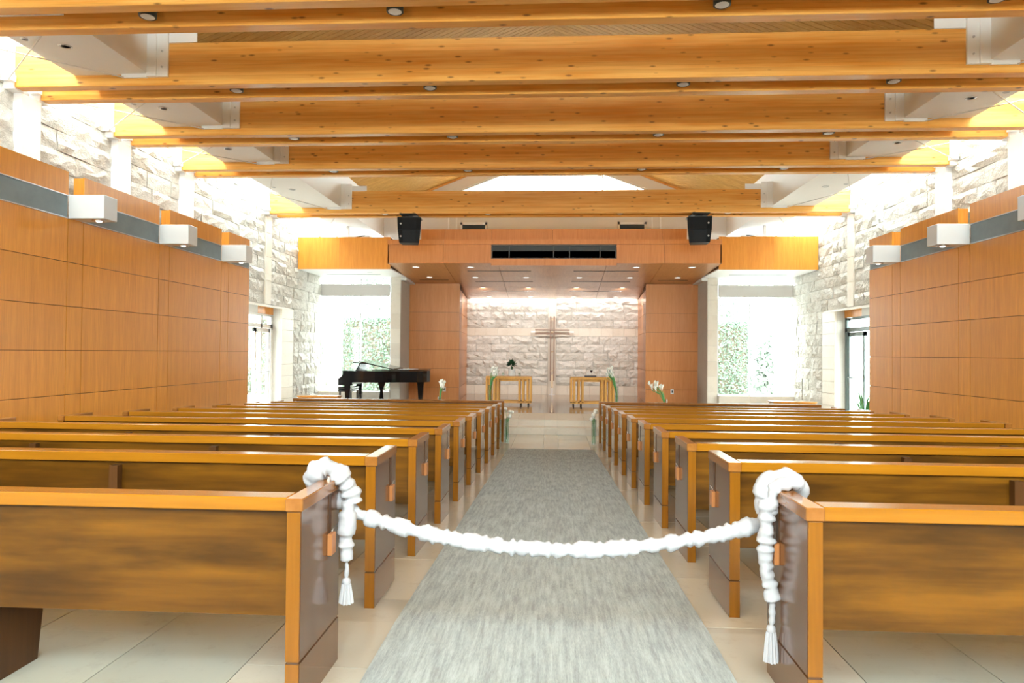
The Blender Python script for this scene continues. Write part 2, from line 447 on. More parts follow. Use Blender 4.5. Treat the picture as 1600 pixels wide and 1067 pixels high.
# garden walls outside, continuing the side walls past the glass
for sgn, lab in ((-1, 'pale split-stone garden wall seen through the window left of the piano'), (1, 'pale split-stone garden wall seen through the right-hand window')):
    g = thing('garden_wall', lab, 'wall', (sgn*XW, 20.5, -.5))
    GL = 2.1 if sgn < 0 else 1.6
    MB().box(sgn*.0, sgn*.35, .02, GL, 0, 4.9).obj('wall_core', MORTAR, g)
    if sgn < 0: pl = lambda u, z: ((0, u, z), PI/2); rr = (.05, GL)
    else: pl = lambda u, z: ((0, -u, z), -PI/2); rr = (-GL, -.05)
    stones(g, *rr, .2, 4.9, pl, ch=.29, wmin=.35, wmax=.7)

# back wall of the altar recess
BY = 25.7
c = MB(); c.box(-4.7, 4.7, BY, BY+.4, -.9, 4.2)
wb = struct(c.obj('wall_altar', MORTAR))
def back_place(u, z): return ((u, BY, z), 0)
for a, b_ in ((-3.3, -.15), (.17, 3.4)):
    stones(wb, a, b_, .20, 2.04, back_place, ch=.31, wmin=.35, wmax=.75, var=SV2)
    stones(wb, a, b_, 2.34, 3.55, back_place, ch=.31, wmin=.35, wmax=.75, var=SV2)
    x = a
    while x < b_-.05:
        x1 = min(x+.42, b_)
        MB().box(0, x1-x-.006, -.05, 0, 0, .29).obj('band_tile', SMOOTH, wb, (x, BY, 2.045))
        MB().box(0, x1-x-.006, -.06, 0, 0, .34).obj('plinth_tile', SMOOTH, wb, (x, BY, SZ)); x = x1
z = SZ
while z < 3.5:
    MB().box(0, .314, -.03, 0, 0, min(.41, 3.5-z)-.005).obj('channel_tile', SMOOTH, wb, (-.147, BY, z)); z += .41

# ------------------------------------------------------------------ ceiling
RIDGE, SL, XI, ZS, XO = 7.82, .40, 5.12, 4.89, 6.10
ZI = RIDGE-SL*XI
c = MB()
for s_ in (-1, 1):
    c.prism([(0, RIDGE+.03), (s_*XI, ZI+.03), (s_*XI, ZI+.25), (0, RIDGE+.25)], 'y', -3.3, 20.5)
ceil = struct(c.obj('ceiling', JOINT))
ang = math.atan(SL); L = XI/math.cos(ang)
pm = {}
for s_ in (-1, 1):
    me = MB().box(.0, s_*(L-.0), 0, .105, .0, .022).mesh('plank', PLANK)
    y = 4.3
    while y < 20.4:
        o = put('plank', me, ceil, (0, y, RIDGE)); o.rotation_euler = (0, s_*ang, 0); y += .118
    rs = MB().box(0, s_*L, -3.2, 4.29, 0, .022).obj('plank_field', PLANK, ceil, (0, 0, RIDGE)); rs.rotation_euler = (0, s_*ang, 0); rs['kind'] = 'stuff'
# light boxes beside the slot skylights
for s_, nm in ((-1, 'trim_1'), (1, 'trim_2')):
    m = MB()
    m.box(s_*XI, s_*XO, -3.2, 20.45, ZS, ZS+.05)
    m.box(s_*XI, s_*(XI+.04), -3.2, 20.45, ZS+.05, ZI)
    m.box(s_*XO, s_*(XO-.04), -3.2, 20.45, ZS+.05, 6.05)
    m.box(s_*XI, s_*XO, -3.2, 20.45, 6.05, 6.12)
    m.box(s_*XI, s_*(XI+.04), -3.2, 20.45, ZI, 6.05)
    lb = struct(m.obj(nm, SOFF))
    for yy in (7.5, 9.5, 11.45, 14.4):
        for dx, r in ((5.62, .075), (5.95, .045)):
            MB().lathe([(r, 0), (r, -.006), (r*.72, -.008), (r*.6, .01)], n=16).obj('downlight_ring', METAL, lb, (s_*dx, yy-(.2 if r < .06 else 0), ZS))
# skylight panes
for s_, nm in ((-1, 'window_1'), (1, 'window_2')):
    fr = MB()
    fr.box(s_*XO, s_*(XO+.05), -3.2, 20.45, 5.95, 6.05); fr.box(s_*7.0, s_*7.39, -3.2, 20.45, 5.95, 6.05)
    y = -3.2
    yy = []
    while y < 20.5: fr.box(s_*XO, s_*7.1, y, y+.05, 5.97, 6.04); yy.append(y); y += 1.97
    fo = struct(fr.obj(nm, WHITE))
    for a in yy[:-1]: MB().box(0, s_*.93, 0, 1.9, 0, .01).obj('pane', GLASS, fo, (s_*6.12, a+.06, 6.0))

# end wall over the canopy with glazed gable
EY = 20.45
c = MB(); c.box(-XI, XI, EY, EY+.2, 4.35, 5.77)
gz0 = 5.77
def gr(x): return RIDGE-SL*abs(x)
# strips around the glass: glass outline sits .32 below the roof line
c.prism([(-XI, gz0), (-4.2, gz0), (0, gr(0)-.42), (0, gr(0)+.05), (-XI, gr(XI)+.05)], 'y', EY, EY+.2)
c.prism([(XI, gz0), (4.2, gz0), (0, gr(0)-.42), (0, gr(0)+.05), (XI, gr(XI)+.05)], 'y', EY, EY+.2)
wg = struct(c.obj('wall_gable', OFFW))
for s_ in (-1, 1):
    MB().prism([(0, gr(0)-.005), (s_*XI, gr(XI)-.005), (s_*XI, gr(XI)-.065), (0, gr(0)-.065)], 'y', EY-.05, EY+.0).obj('rake_trim', BEAM, wg)
fr = MB()
for s_ in (-1, 1):
    fr.prism([(0, gr(0)-.42), (s_*4.2, gz0), (s_*4.08, gz0-.0), (0, gr(0)-.49)], 'y', EY+.02, EY+.1)
    fr.prism([(0, gr(0)-.54), (s_*3.95, gz0), (s_*3.88, gz0), (0, gr(0)-.57)], 'y', EY+.02, EY+.06)
for x in (-2.96, -1.48, 0, 1.48, 2.96): fr.box(x-.015, x+.015, EY+.04, EY+.1, gz0, gr(x)-.43)
w3 = struct(fr.obj('window_3', METAL))
for a in (-4.1, -2.96, -1.48, 0, 1.48, 2.96):
    b_ = {-4.1: -2.96, -2.96: -1.48, -1.48: 0, 0: 1.48, 1.48: 2.96, 2.96: 4.1}[a]
    MB().prism([(a, gz0), (b_, gz0), (b_, max(gz0+.01, gr(b_)-.44)), (a, max(gz0+.01, gr(a)-.44))], 'y', EY+.07, EY+.08).obj('pane', GLASS, w3)
# panel joints, studs and the two dark openings
for x in (-3.14, -2.9, 2.95, 3.2): MB().box(x-.02, x+.02, EY-.03, EY, 4.6, 5.46).obj('post', WHITE, wg)
for x0, x1, lab in ((-2.72+.0, -2.03, 'left'), (2.0, 2.72, 'right')):
    t_ = thing('wall_vent', 'small dark rectangular opening in the cream wall above the %s half of the canopy' % lab, 'vent', (x0, EY, 4.75))
    MB().box(0, x1-x0, -.02, .0, 0, .50).obj('opening', BLACK, t_)
    MB().box(-.06, x1-x0+.06, -.035, -.0, -.0, .0+.001).box(-.06, 0, -.04, 0, 0, .57).box(x1-x0, x1-x0+.06, -.04, 0, 0, .57).box(-.06, x1-x0+.06, -.04, 0, .50, .57).obj('frame', WHITE, t_)

# rear wall behind the camera: unseen, glazing band added and sized for fill light
c = MB(); c.box(-7.4, -6.3, -3.4, -3.2, -.9, 6); c.box(6.3, 7.4, -3.4, -3.2, -.9, 6)
c.box(-6.3, 6.3, -3.4, -3.2, -.9, 2.9); c.box(-6.3, 6.3, -3.4, -3.2, 4.5, 4.8)
c.box(-6.3, -4.3, -3.4, -3.2, 4.8, 6.05); c.box(4.3, 6.3, -3.4, -3.2, 4.8, 6.05)
for s_ in (-1, 1): c.prism([(s_*4.3, 5.7), (0, 7.45), (0, 8.05), (s_*XI, 6), (s_*4.3, 6)], 'y', -3.4, -3.2)
wr = struct(c.obj('wall_rear', OFFW))
fr = MB()
for i in range(8): fr.box(-6.3+i*1.8-.03, -6.3+i*1.8+.03, -3.36, -3.28, 2.9, 4.5)
w4 = struct(fr.obj('window_4', METAL))
for i in range(7): MB().box(-6.27+i*1.8, -6.27+i*1.8+1.74, -3.33, -3.32, 2.9, 4.5).obj('pane', GLASS, w4)
MB().prism([(-4.3, 4.8), (4.3, 4.8), (4.3, 5.7), (0, 7.45), (-4.3, 5.7)], 'y', -3.33, -3.32).obj('pane', GLASS, w4)

# ------------------------------------------------------------------ beams
BZ0, BZ1, BT = 4.75, 5.285, .15
pairs = [(.42, 'fifth pair before'), (2.40, 'behind'), (4.38, 'above the camera'), (6.35, 'x'), (8.31, 'x'), (10.29, 'x'), (12.27, 'x'), (16.24, 'x')]
ordn = {4.38: 'just overhead of the camera', 2.40: 'over the rear pews', .42: 'behind the camera',
        6.35: 'in the nearest pair at the top edge of the photo', 8.31: 'in the second pair from the top of the photo',
        10.29: 'in the third pair from the top of the photo', 12.27: 'in the fourth pair from the top, just before the bright gable window',
        16.24: 'in the farthest pair, which carries the black loudspeakers'}
bmesh_ = MB().cbox(-6.9, 6.9, 0, BT, 0, BZ1-BZ0, .008).mesh('ceiling_beam', BEAM)
brk = {}
for s_ in (-1, 1):
    brk[s_] = (MB().box(s_*4.86, s_*5.13, -.03, 0, .10, .70).box(s_*5.0, s_*5.13, -.05, 0, .10, .70).box(s_*5.13, s_*5.46, -.03, 0, .09, .17).mesh('connector_plate', WHITE),
               MB().box(s_*4.5, s_*4.86, -.03+.04, 0, .54, .66).mesh('top_plate', WHITE),
               MB().box(s_*6.9, s_*7.045, -.02, .17, -.02, .50).box(s_*6.86, s_*7.0, -.10, -.02, .06, .14).mesh('end_shoe', WHITE),
               MB().lathe([(.014, 0), (.014, .012), (.006, .014)], n=10).mesh('bolt', METAL))
for Y, _ in pairs:
    for rear in (0, 1):
        yy = Y+rear*.45
        if Y in (.42, 2.40):
            lab = 'honey pine glulam beam, %s one of the pair %s' % (('front', 'rear')[rear], ordn[Y])
        else: lab = '%s honey pine glulam beam %s' % (('front', 'rear')[rear], ordn[Y])
        t_ = thing('ceiling_beam', lab, 'beam', (0, yy, BZ0), 'glulam roof beams')
        put('timber', bmesh_, t_)
        for s_ in (-1, 1):
            put('end_shoe', brk[s_][2], t_)
            if not rear:
                o = put('connector_plate', brk[s_][0], t_); put('top_plate', brk[s_][1], t_)
                for zz in (.22, .42):
                    q = put('bolt', brk[s_][3], o, (s_*4.93, -.03, zz)); q.rotation_euler = (PI/2, 0, 0)
    if Y > 4:
        for X in (-4.12, -1.58, 1.62, 4.18):
            side = 'far left' if X < -3 else 'centre left' if X < 0 else 'centre right' if X < 3 else 'far right'
            t_ = thing('beam_downlight', 'round white downlight, %s, inside the %s' % (side, {4.38: 'beam pair over the camera', 6.35: 'nearest visible beam pair', 8.31: 'second visible beam pair', 10.29: 'third beam pair', 12.27: 'fourth beam pair', 16.24: 'farthest beam pair'}[Y]), 'downlight', (X, Y+.30, BZ0+.03), 'downlights between the beams')
            MB().lathe([(.075, 0), (.085, 0), (.085, .16), (.02, .18)], n=18).obj('housing', BLACK, t_)
            MB().lathe([(.001, -.012), (.05, -.010), (.074, .004), (.074, .01)], n=18).obj('lens', BOXW, t_)
            MB().box(-.02, .02, -.15, .15, .12, .15).obj('hanger', BLACK, t_)
# posts on the stone walls under the beams
pmesh = {s_: MB().box(0, -s_*.14, 0, .34, 0, 4.75+.5-.02).mesh('column', WHITE) for s_ in (-1, 1)}
for s_ in (-1, 1):
    for Y, w_ in ((4.38, 'at the near end of the room'), (6.35, 'next to the nearest visible beam pair'), (8.31, 'under the second beam pair'), (10.29, 'under the third beam pair'), (12.27, 'under the fourth beam pair')):
        tag(put('wall_post', pmesh[s_], None, (s_*XW, Y+.14, -.5)), 'white steel post on the %s stone wall %s' % ('left' if s_ < 0 else 'right', w_), 'post', 'white wall posts')
    # tie rods
    seq = [4.38, 6.35, 8.31, 10.29, 12.27, 16.24, 20.2]
    for i in range(len(seq)-1):
        a, b_ = seq[i], seq[i+1]
        t_ = thing('tie_rod_brace', 'thin white crossed tie rods in the %s slot, bay %s' % ('left' if s_ < 0 else 'right', ('over the rear pews', 'before the second beam pair', 'between second and third beam pairs', 'between third and fourth beam pairs', 'between fourth and farthest beam pairs', 'beyond the farthest beam pair')[i]), 'rod', (0, a, 4.84), 'roof tie rods')
        MB().tube([(s_*5.42, b_-a-.04, 0), (s_*6.93, .62, .02)], .009, 6).obj('rod', OFFW, t_)
        MB().tube([(s_*6.93, b_-a-.07, -.02), (s_*5.42, .62, .02)], .009, 6).obj('rod', OFFW, t_)

# ------------------------------------------------------------------ wood partitions with sconces
rowz = [-.46, .215, .80, 1.385, 1.97, 2.555, 3.13]
XP = 6.40
sc_mesh = {}
for s_ in (-1, 1):
    side = 'left' if s_ < 0 else 'right'
    off = 0 if s_ < 0 else .10
    yend = 14.08+off
    t_ = thing('wood_partition', 'long %s partition wall of orange veneered wood panels' % side, 'partition', (s_*XP, 0, 0))
    strips = [12.85+off-2.1*k for k in range(7)]
    edges = []
    cur = yend
    for st_ in strips:
        edges.append((st_+.30, cur, 'w')); edges.append((st_, st_+.30, 'n')); cur = st_
    core = MB()
    core.box(s_*.022, s_*.15, cur, yend, -.46, 3.13)
    for a, b_, k in edges:
        if k == 'w': core.box(s_*.022, s_*.15, a, b_, 3.13, 3.74)
    core.obj('core', VENB, t_)
    core2 = MB().box(s_*.016, s_*.024, cur+.002, yend-.004, -.45, 3.12).obj('joint_backing', JOINT, t_)
    for a, b_, k in edges:
        for j in range(len(rowz)-1):
            z0, z1 = rowz[j], rowz[j+1]
            MB().box(0, s_*.02, .005, b_-a-.005, .004, z1-z0-.004).obj('panel', VEN, t_, (0, a, z0))
        if k == 'w':
            MB().box(0, s_*.02, .002, b_-a-.002, 0, .31).obj('panel', VEN, t_, (0, a, 3.44))
            g = MB().box(s_*.012, s_*.02, .0, b_-a, 0.0, .30).obj('grille', GRILLE, t_, (0, a, 3.135))
            MB().box(-s_*.006, s_*.02, 0, b_-a, 0, .012).box(-s_*.006, s_*.02, 0, b_-a, .298, .31).obj('grille_edge', METAL, t_, (0, a, 3.13))
    for n_, st_ in enumerate(strips[:5]):
        lab = ['farthest', 'second farthest', 'third farthest', 'fourth farthest', 'nearest'][n_]
        sc = thing('wall_sconce', 'white box light on the %s wood partition, %s along the row' % (side, lab), 'wall light', (s_*(XP-.0), st_+.0, 3.13), 'white box wall lights')
        MB().cbox(-s_*.49, 0, .0, .28, 0.0, .315, .006).obj('housing', BOXW, sc)
        MB().lathe([(.085, 0), (.085, -.012), (.06, -.014), (.05, .0)], n=20).obj('lamp_ring', METAL, sc, (-s_*.33, .14, 0))
        MB().lathe([(.001, -.03), (.03, -.024), (.045, -.006)], n=14).obj('bulb', LAMP, sc, (-s_*.33, .14, 0))

# ------------------------------------------------------------------ canopy over the altar
def cz(y): return 3.77+(y-18.0)*(3.42-3.77)/(BY-18.0)
cn = thing('canopy', 'wide cherry wood canopy over the altar with a long dark grille', 'canopy', (0, 18.0, 3.42))
def CX(v): return v
m = MB()
def slab(m, quad, z_off, th):      # quad in (x,y) world, on the sloping soffit
    vs = [(x, y-18, cz(y)+z_off-3.42) for x, y in quad]; vs += [(x, y, z+th) for x, y, z in vs]
    m.add(vs, [(0, 1, 2, 3), (7, 6, 5, 4), (0, 4, 5, 1), (1, 5, 6, 2), (2, 6, 7, 3), (3, 7, 4, 0)])
# structural mass above soffit panels
slab(m, [(-4.38, 18.03), (4.38, 18.03), (4.38, 21.9), (-4.38, 21.9)], .03, .30)
slab(m, [(-3.3, 21.9), (3.3, 21.9), (3.35, BY), (-3.35, BY)], .07, .30)
m.obj('core', VENT, cn)
def xin(y): return 2.88+(y-18)*(3.24-2.88)/(BY-18)
def xou(y): return 4.40
ysn = [18.02, 20.2, 22.4, 24.2, BY-.22]
for i in range(len(ysn)-1):
    a, b_ = ysn[i]+.004, ysn[i+1]-.004
    for (f0, f1) in ((-1, -.5), (-.5, 0), (0, .5), (.5, 1)):
        mm = MB(); g = .005
        slab(mm, [(f0*xin(a)+g, a), (f1*xin(a)-g, a), (f1*xin(b_)-g, b_), (f0*xin(b_)+g, b_)], 0, .025)
        mm.obj('soffit_panel', VENT, cn)
    if b_ < 22.5:
        b2 = min(b_, 21.9)
        for s_ in (-1, 1):
            mm = MB(); slab(mm, [(s_*(xin(a)+.006), a), (s_*xou(a), a), (s_*xou(b2), b2), (s_*(xin(b2)+.006), b2)], 0, .025)
            mm.obj('soffit_panel', VENT, cn)
# fascia panels
fz0, fz1 = .35, .84
for x0, x1 in ((-4.40, -2.90), (-2.90, -1.62), (1.68, 2.92), (2.92, 4.40)):
    MB().box(x0+.003, x1-.003, -.02, .02, fz0, fz1).obj('fascia_panel', WINGV, cn)
MB().box(-1.62, 1.68, -.05, .0, .29, .47).obj('fascia_panel', WINGV, cn)
MB().box(-1.62, 1.68, .03, .05, .47, fz1).obj('grille', BLACK, cn)
g = MB()
for x in (-1.6, -1.14, 0.03, .45, 1.25, 1.66): g.box(x-.012, x+.012, -.02, .03, .47, fz1)
g.box(-1.62, 1.68, -.02, .03, fz1-.03, fz1).box(-1.62, 1.68, -.02, .03, .47, .49); g.obj('grille_frame', plain('grille_frame', (.05, .05, .045), .4), cn)
MB().box(-4.40, 4.40, .01, .3, fz1, fz1+.012).obj('shadow_gap', JOINT, cn)
for x0, x1 in ((-4.40, -2.88), (-2.88, 2.90), (2.90, 4.40)):
    MB().box(x0+.003, x1-.003, -.03, .02, fz1+.012, fz1+.135).obj('fascia_lip', WINGV, cn)
ux = [-3.55, -2.9, -1.63, -.0, 1.5, 2.9, 3.55]
for i in range(6):
    MB().box(ux[i]+.003, ux[i+1]-.003, .25, .28, fz1+.01, 1.30).obj('upper_panel', WINGV, cn)
MB().box(-3.55, 3.55, .28, 2.3, .45, 1.29).obj('upper_core', JOINT, cn)
MB().box(-4.39, -4.36, -.02, 2.4, fz0, fz1+.13).box(4.36, 4.39, -.02, 2.4, fz0, fz1+.13).obj('end_cheek', WINGV, cn)
MB().box(-4.39, 4.39, 0, .3, fz1-.02, fz1+.012).obj('top_board', WINGV, cn)
# downlights and slots in the canopy soffit
def canopy_light(px, y, r, side, where):
    t_ = thing('recessed_downlight', 'small round recessed light in the canopy soffit, %s, %s' % (where, side), 'downlight', (px, y, cz(y)-.002), 'recessed canopy lights')
    MB().lathe([(r*1.25, 0), (r*1.25, -.006), (r, -.008), (r, 0)], n=16).obj('trim_ring', METAL, t_)
    MB().lathe([(.001, -.004), (r*.95, -.004), (r*.95, 0)], n=16).obj('lens', LAMP, t_)
for y, wn_ in ((18.6, 'front row'), (20.4, 'second row'), (22.5, 'third row'), (24.9, 'row along the stone wall')):
    xs_ = (-2.24, 2.27) if y < 19 else (-2.3, -.78, .80, 2.3)
    for x in xs_: canopy_light(x, y, .085, 'centre left' if -1 < x < 0 else 'centre right' if 0 < x < 1 else 'far left' if x < 0 else 'far right', wn_)
for s_ in (-1, 1):
    for y, wn_ in ((18.6, 'outer wing front'), (20.4, 'outer wing rear')): canopy_light(s_*(3.75 if y < 19 else 3.7), y, .085, 'left side' if s_ < 0 else 'right side', wn_)
for y in (19.2, 21.2, 23.4):
    for s_ in (-1, 1):
        MB().box(s_*.6, s_*2.4, y-18, y-18+.05, cz(y)-3.42-.008, cz(y)-3.42).obj('slot_diffuser', BLACK, cn)
for s_ in (-1, 1): MB().box(s_*3.2, s_*4.1, 2.9, 2.95, cz(20.9)-3.42-.008, cz(20.9)-3.42).obj('slot_diffuser', BLACK, cn)

# side bulkheads over the windows
for s_ in (-1, 1):
    side = 'left' if s_ < 0 else 'right'
    t_ = thing('bulkhead', 'bright orange wood bulkhead above the %s window, between canopy and stone wall' % side, 'bulkhead', (0, 18.4, 3.66))
    MB().box(s_*4.42, s_*7.0, .03, 2.05, .03, .86).obj('core', JOINT, t_)
    for a, b_ in ((4.42, 5.83), (5.83, 7.0)): MB().box(s_*(a+.003), s_*(b_-.003), 0, .03, 0, .88).obj('fascia_panel', VENB, t_)
    MB().box(s_*4.42, s_*7.0, .031, 2.06, 0, .03).obj('soffit', WHITE, t_)
    MB().box(s_*4.42, s_*7.0, .031, 2.06, .86, .88).obj('top', OFFW, t_)
    MB().box(s_*5.0, s_*6.6, 1.2, 1.25, -.006, .001).obj('slot_diffuser', GRILLE, t_)
    for x in (5.2, 6.3): MB().lathe([(.08, 0), (.08, -.006), (.05, -.006)], n=16).obj('downlight_ring', METAL, t_, (s_*x, .8, 0))
    # cables and pipes lying on top
    MB().tube([(s_*6.5, .2, .90), (s_*6.3, .5, 1.1), (s_*6.0, .5, .93), (s_*5.6, .4, .92), (s_*5.3, .6, 1.02)], .012, 6).obj('cable', BLACK, t_)
    MB().box(s_*5.75, s_*5.68, .3, .4, .88, 1.3).box(s_*5.2, s_*6.9, .7, .8, .95, 1.05).obj('conduit', WHITE, t_)

# ------------------------------------------------------------------ wings flanking the recess
for s_ in (-1, 1):
    side = 'left' if s_ < 0 else 'right'
    t_ = thing('wing_wall', 'cherry-panelled wing wall on the %s of the altar recess' % side, 'wall panel', (0, 21.7, SZ))
    top = cz(21.7)-SZ
    xi, xo, xb = 2.95, 4.57, 3.20
    q = [(s_*(xi+.02), .02), (s_*xo, .02), (s_*xo, 4.0), (s_*(xb+.02), 4.0)]
    MB().prism(q, 'z', 0, 3.45).prism([(s_*(xi+.03), .24), (s_*4.86, .24), (s_*4.86, 4.3), (s_*(xb+.03), 4.3)], 'z', 3.46, 4.05).obj('core', JOINT, t_)
    MB().box(s_*4.405, s_*4.58, -1.28, .2, 3.72, 4.05).box(s_*4.60, s_*4.86, .02, 4.0, 0, 3.45).obj('closure', OFFW, t_)  # hidden filler added to stop sky light leaking in beside the wing
    zz = [0, .43, 1.03, 1.63, 2.23, 2.83, top]
    for j in range(6):
        MB().box(s_*xi, s_*xo, 0, .02, zz[j]+.004, zz[j+1]-.004).obj('panel', WINGV, t_)
        ztop = min(zz[j+1], 3.5)
        MB().prism([(s_*xi, .024), (s_*(xi+.018), .024), (s_*(xb+.018), 4.0), (s_*xb, 4.0)], 'z', zz[j]+.004, zz[j+1]-.004 if j < 5 else 3.57).obj('side_panel', WINGV, t_)
    # honed stone strip between wing and window
    z = 0; ns = MB()
    while z < 3.85:
        MB().box(s_*4.58, s_*4.86, 0, .05, z+.003, min(z+.45, 3.9)-.003).obj('strip_tile', SMOOTH, t_, (0, -1.3, 0)); z += .45
    MB().box(s_*4.57, s_*4.86, -1.26, 0, 0, 3.88).obj('strip_core', MORTAR, t_)
    ot = thing('wall_outlet', 'small socket plate low on the %s wing wall' % side, 'outlet', (s_*(3.42 if s_ < 0 else 3.78), 21.7, .15), 'wall sockets')
    MB().cbox(-.05, .05, -.012, 0, 0, .15, .003).obj('plate', SHADE if s_ < 0 else BOXW, ot)
    MB().box(-.018, .018, -.016, -.012, .04, .11).obj('socket', BLACK, ot)

# ------------------------------------------------------------------ windows beside the stage
for s_, nm in ((-1, 'window_5'), (1, 'window_6')):
    fr = MB()
    X0, X1 = s_*4.87, s_*7.04
    fr.box(X0, X1, EY, EY+.06, .20, .23).box(X0, X1, EY, EY+.06, 3.78, 3.82)
    fr.box(X0, X0+s_*.03, EY, EY+.06, .2, 3.8).box(X1-s_*.02, X1, EY, EY+.06, .2, 3.8).box(s_*5.79, s_*5.82, EY, EY+.05, .2, 3.8)
    fo = struct(fr.obj(nm, METAL))
    MB().box(X0+s_*.03, s_*5.79, EY+.02, EY+.03, .23, 3.78).obj('pane', GLASS, fo)
    MB().box(s_*5.82, X1-s_*.02, EY+.02, EY+.03, .23, 3.78).obj('pane', GLASS, fo)
    x = 4.87
    while x < 7.0:
        MB().box(s_*x, s_*(min(x+.9, 7.04)-.006), EY-.25, EY+.1, SZ, .20).obj('sill_block', SMOOTH, fo); x += .9
    b_ = thing('roller_blind', 'pale rolled blind band across the top of the %s window' % ('left' if s_ < 0 else 'right'), 'blind', (0, EY-.12, 3.08))
    MB().cbox(s_*4.89, s_*7.02, 0, .08, .02, .36, .01).obj('cassette', SHADE, b_)
    MB().box(s_*4.91, s_*7.0, .03, .05, 0, .02).obj('hem_bar', METAL, b_)
    MB().box(s_*4.86, s_*7.05, EY+.0, EY+.2, 3.82, 4.6).obj('head', OFFW, fo)

# ------------------------------------------------------------------ side doors
for s_, nm in ((-1, 'door_1'), (1, 'door_2')):
    mat = WHITE if s_ < 0 else DFRAME
    X = s_*7.28
    fr = MB()
    for y in (15.12, 17.22): fr.box(X-.04, X+.04, y, y+.12, SZ-.15, 2.3)
    fr.box(X-.04, X+.04, 15.1, 17.34, 1.98, 2.08).box(X-.04, X+.04, 15.1, 17.34, 2.27, 2.33)
    if s_ < 0: fr.box(X-.04, X+.04, 16.62, 16.70, SZ, 2.3)
    fo = struct(fr.obj(nm, mat))
    MB().box(X-.05, X+.05, 15.1, 16.4, 2.33, 2.52).obj('header_panel', OFFW, fo)
    MB().box(X-.05, X+.05, 16.4, 17.34, 2.33, 2.52).obj('header_panel', VENB, fo)
    MB().box(X-.005, X+.005, 15.24, 17.22, 2.08, 2.27).obj('pane', GLASS, fo)
    lf = MB()
    a, b_ = (16.30, 17.2)
    lf.box(X-.03, X+.03, a, a+.09, SZ-.1, 1.97).box(X-.03, X+.03, b_-.09, b_, SZ-.1, 1.97).box(X-.03, X+.03, a, b_, 1.87, 1.97).box(X-.03, X+.03, a, b_, SZ-.1, .05)
    lo = lf.obj('door_leaf', mat, fo)
    MB().box(X-.004, X+.004, a+.09, b_-.09, .05, 1.87).obj('pane', GLASS, lo)
    MB().tube([(X-s_*.06, a+.09, .87), (X-s_*.06, b_-.09, .87)], .015, 8).box(X-s_*.07, X-s_*.03, a+.05, a+.09, .80, .94).obj('push_bar', METAL, lo)
    MB().box(X-.004, X+.004, 15.24, 16.28, SZ-.1, 1.97).obj('pane', GLASS, fo)
t_ = thing('security_camera', 'small dome camera under the lintel of the right side door', 'camera', (7.15, 16.85, 2.33))
MB().lathe([(.06, 0), (.06, -.02), (.05, -.03)], n=16).obj('mount', WHITE, t_); MB().lathe([(.045, -.03), (.04, -.06), (.02, -.078), (.001, -.083)], n=16).obj('dome', BLACK, t_)

# ------------------------------------------------------------------ outside
g = MB(); g.box(-60, -7.4, -40, 80, -.7, -.55); g.box(7.4, 60, -40, 80, -.7, -.55); g.box(-7.4, 7.4, 26.1, 80, -.7, -.55); g.box(-7.4, 7.4, -40, -3.4, -.7, -.55)
g.box(-7.4, -4.9, 20.7, 26.1, -.7, -.55).box(4.9, 7.4, 20.7, 26.1, -.7, -.55)
struct(g.obj('ground', GRND))
def leaves(m, n, f, size):
    for _ in range(n):
        c_, nr = f(); c_ = Vector(c_)
        a = Vector((random.gauss(0, 1), random.gauss(0, 1), random.gauss(0, 1)))+Vector(nr)*1.0; a.normalize()
        u = a.orthogonal().normalized(); v = a.cross(u); th = random.uniform(0, PI)
        u, v = u*math.cos(th)+v*math.sin(th), v*math.cos(th)-u*math.sin(th)
        s_ = size*random.uniform(.6, 1.3)
        m.add([c_-u*s_, c_+v*s_*.5, c_+u*s_, c_-v*s_*.5], [(0, 1, 2, 3)])
def hedge(lab, x0, x1, y0, y1, z1, n):
    t_ = thing('hedge', lab, 'hedge', (x0, y0, -.55))
    W, D, H = x1-x0, y1-y0, z1+.55
    MB().box(.12, W-.12, .12, D-.12, .05, H-.12).obj('branch_mass', BARK, t_)
    m = MB()
    def f():
        r = random.random(); j = random.uniform(-.1, .12)
        if r < .6: return ((random.uniform(0, W), .05+j, random.uniform(0, H)), (0, -1, 0))
        if r < .75: return ((random.uniform(0, W), random.uniform(0, D), H+j-.05), (0, 0, 1))
        if r < .88: return ((.05+j, random.uniform(0, D), random.uniform(0, H)), (-1, 0, 0))
        return ((W-.05-j, random.uniform(0, D), random.uniform(0, H)), (1, 0, 0))
    leaves(m, int(n*1.5), f, .052); o = m.obj('foliage', HEDGE, t_); o['kind'] = 'stuff'
def tree(lab, x, y, h, r, n, name='tree'):
    t_ = thing(name, lab, 'tree', (x, y, -.55))
    MB().tube([(0, 0, 0), (.05, .02, h*.35), (-.05, 0, h*.7)], [.16, .12, .05], 8).tube([(0, 0, h*.3), (r*.5, .1, h*.65)], [.07, .03], 6).tube([(0, 0, h*.35), (-r*.5, -.1, h*.7)], [.07, .03], 6).obj('trunk', BARK, t_)
    m = MB(); hc, hs = (h*.7, r*.7) if h > 4 else (h*.5, h*.38)
    cl = [(random.uniform(-r, r)*.7, random.uniform(-r, r)*.6, hc+random.uniform(-1, 1)*hs) for _ in range(14)]
    def f():
        c_ = random.choice(cl); d = Vector((random.gauss(0, 1), random.gauss(0, 1), random.gauss(0, 1))).normalized()
        return (Vector(c_)+d*r*.42*random.uniform(.6, 1.1), d)
    leaves(m, n, f, .13); o = m.obj('foliage', TREE, t_); o['kind'] = 'stuff'
hedge('tall clipped green hedge seen through the window behind the piano', -8.6, -5.3, 27.2, 28.6, 2.75, 9000)
hedge('tall clipped green hedge seen through the left part of the right-hand window', 5.0, 7.7, 26.9, 28.2, 2.65, 7500)
hedge('green hedge seen through the left side door', -16.5, -12.2, 29.5, 31, 2.9, 9000)
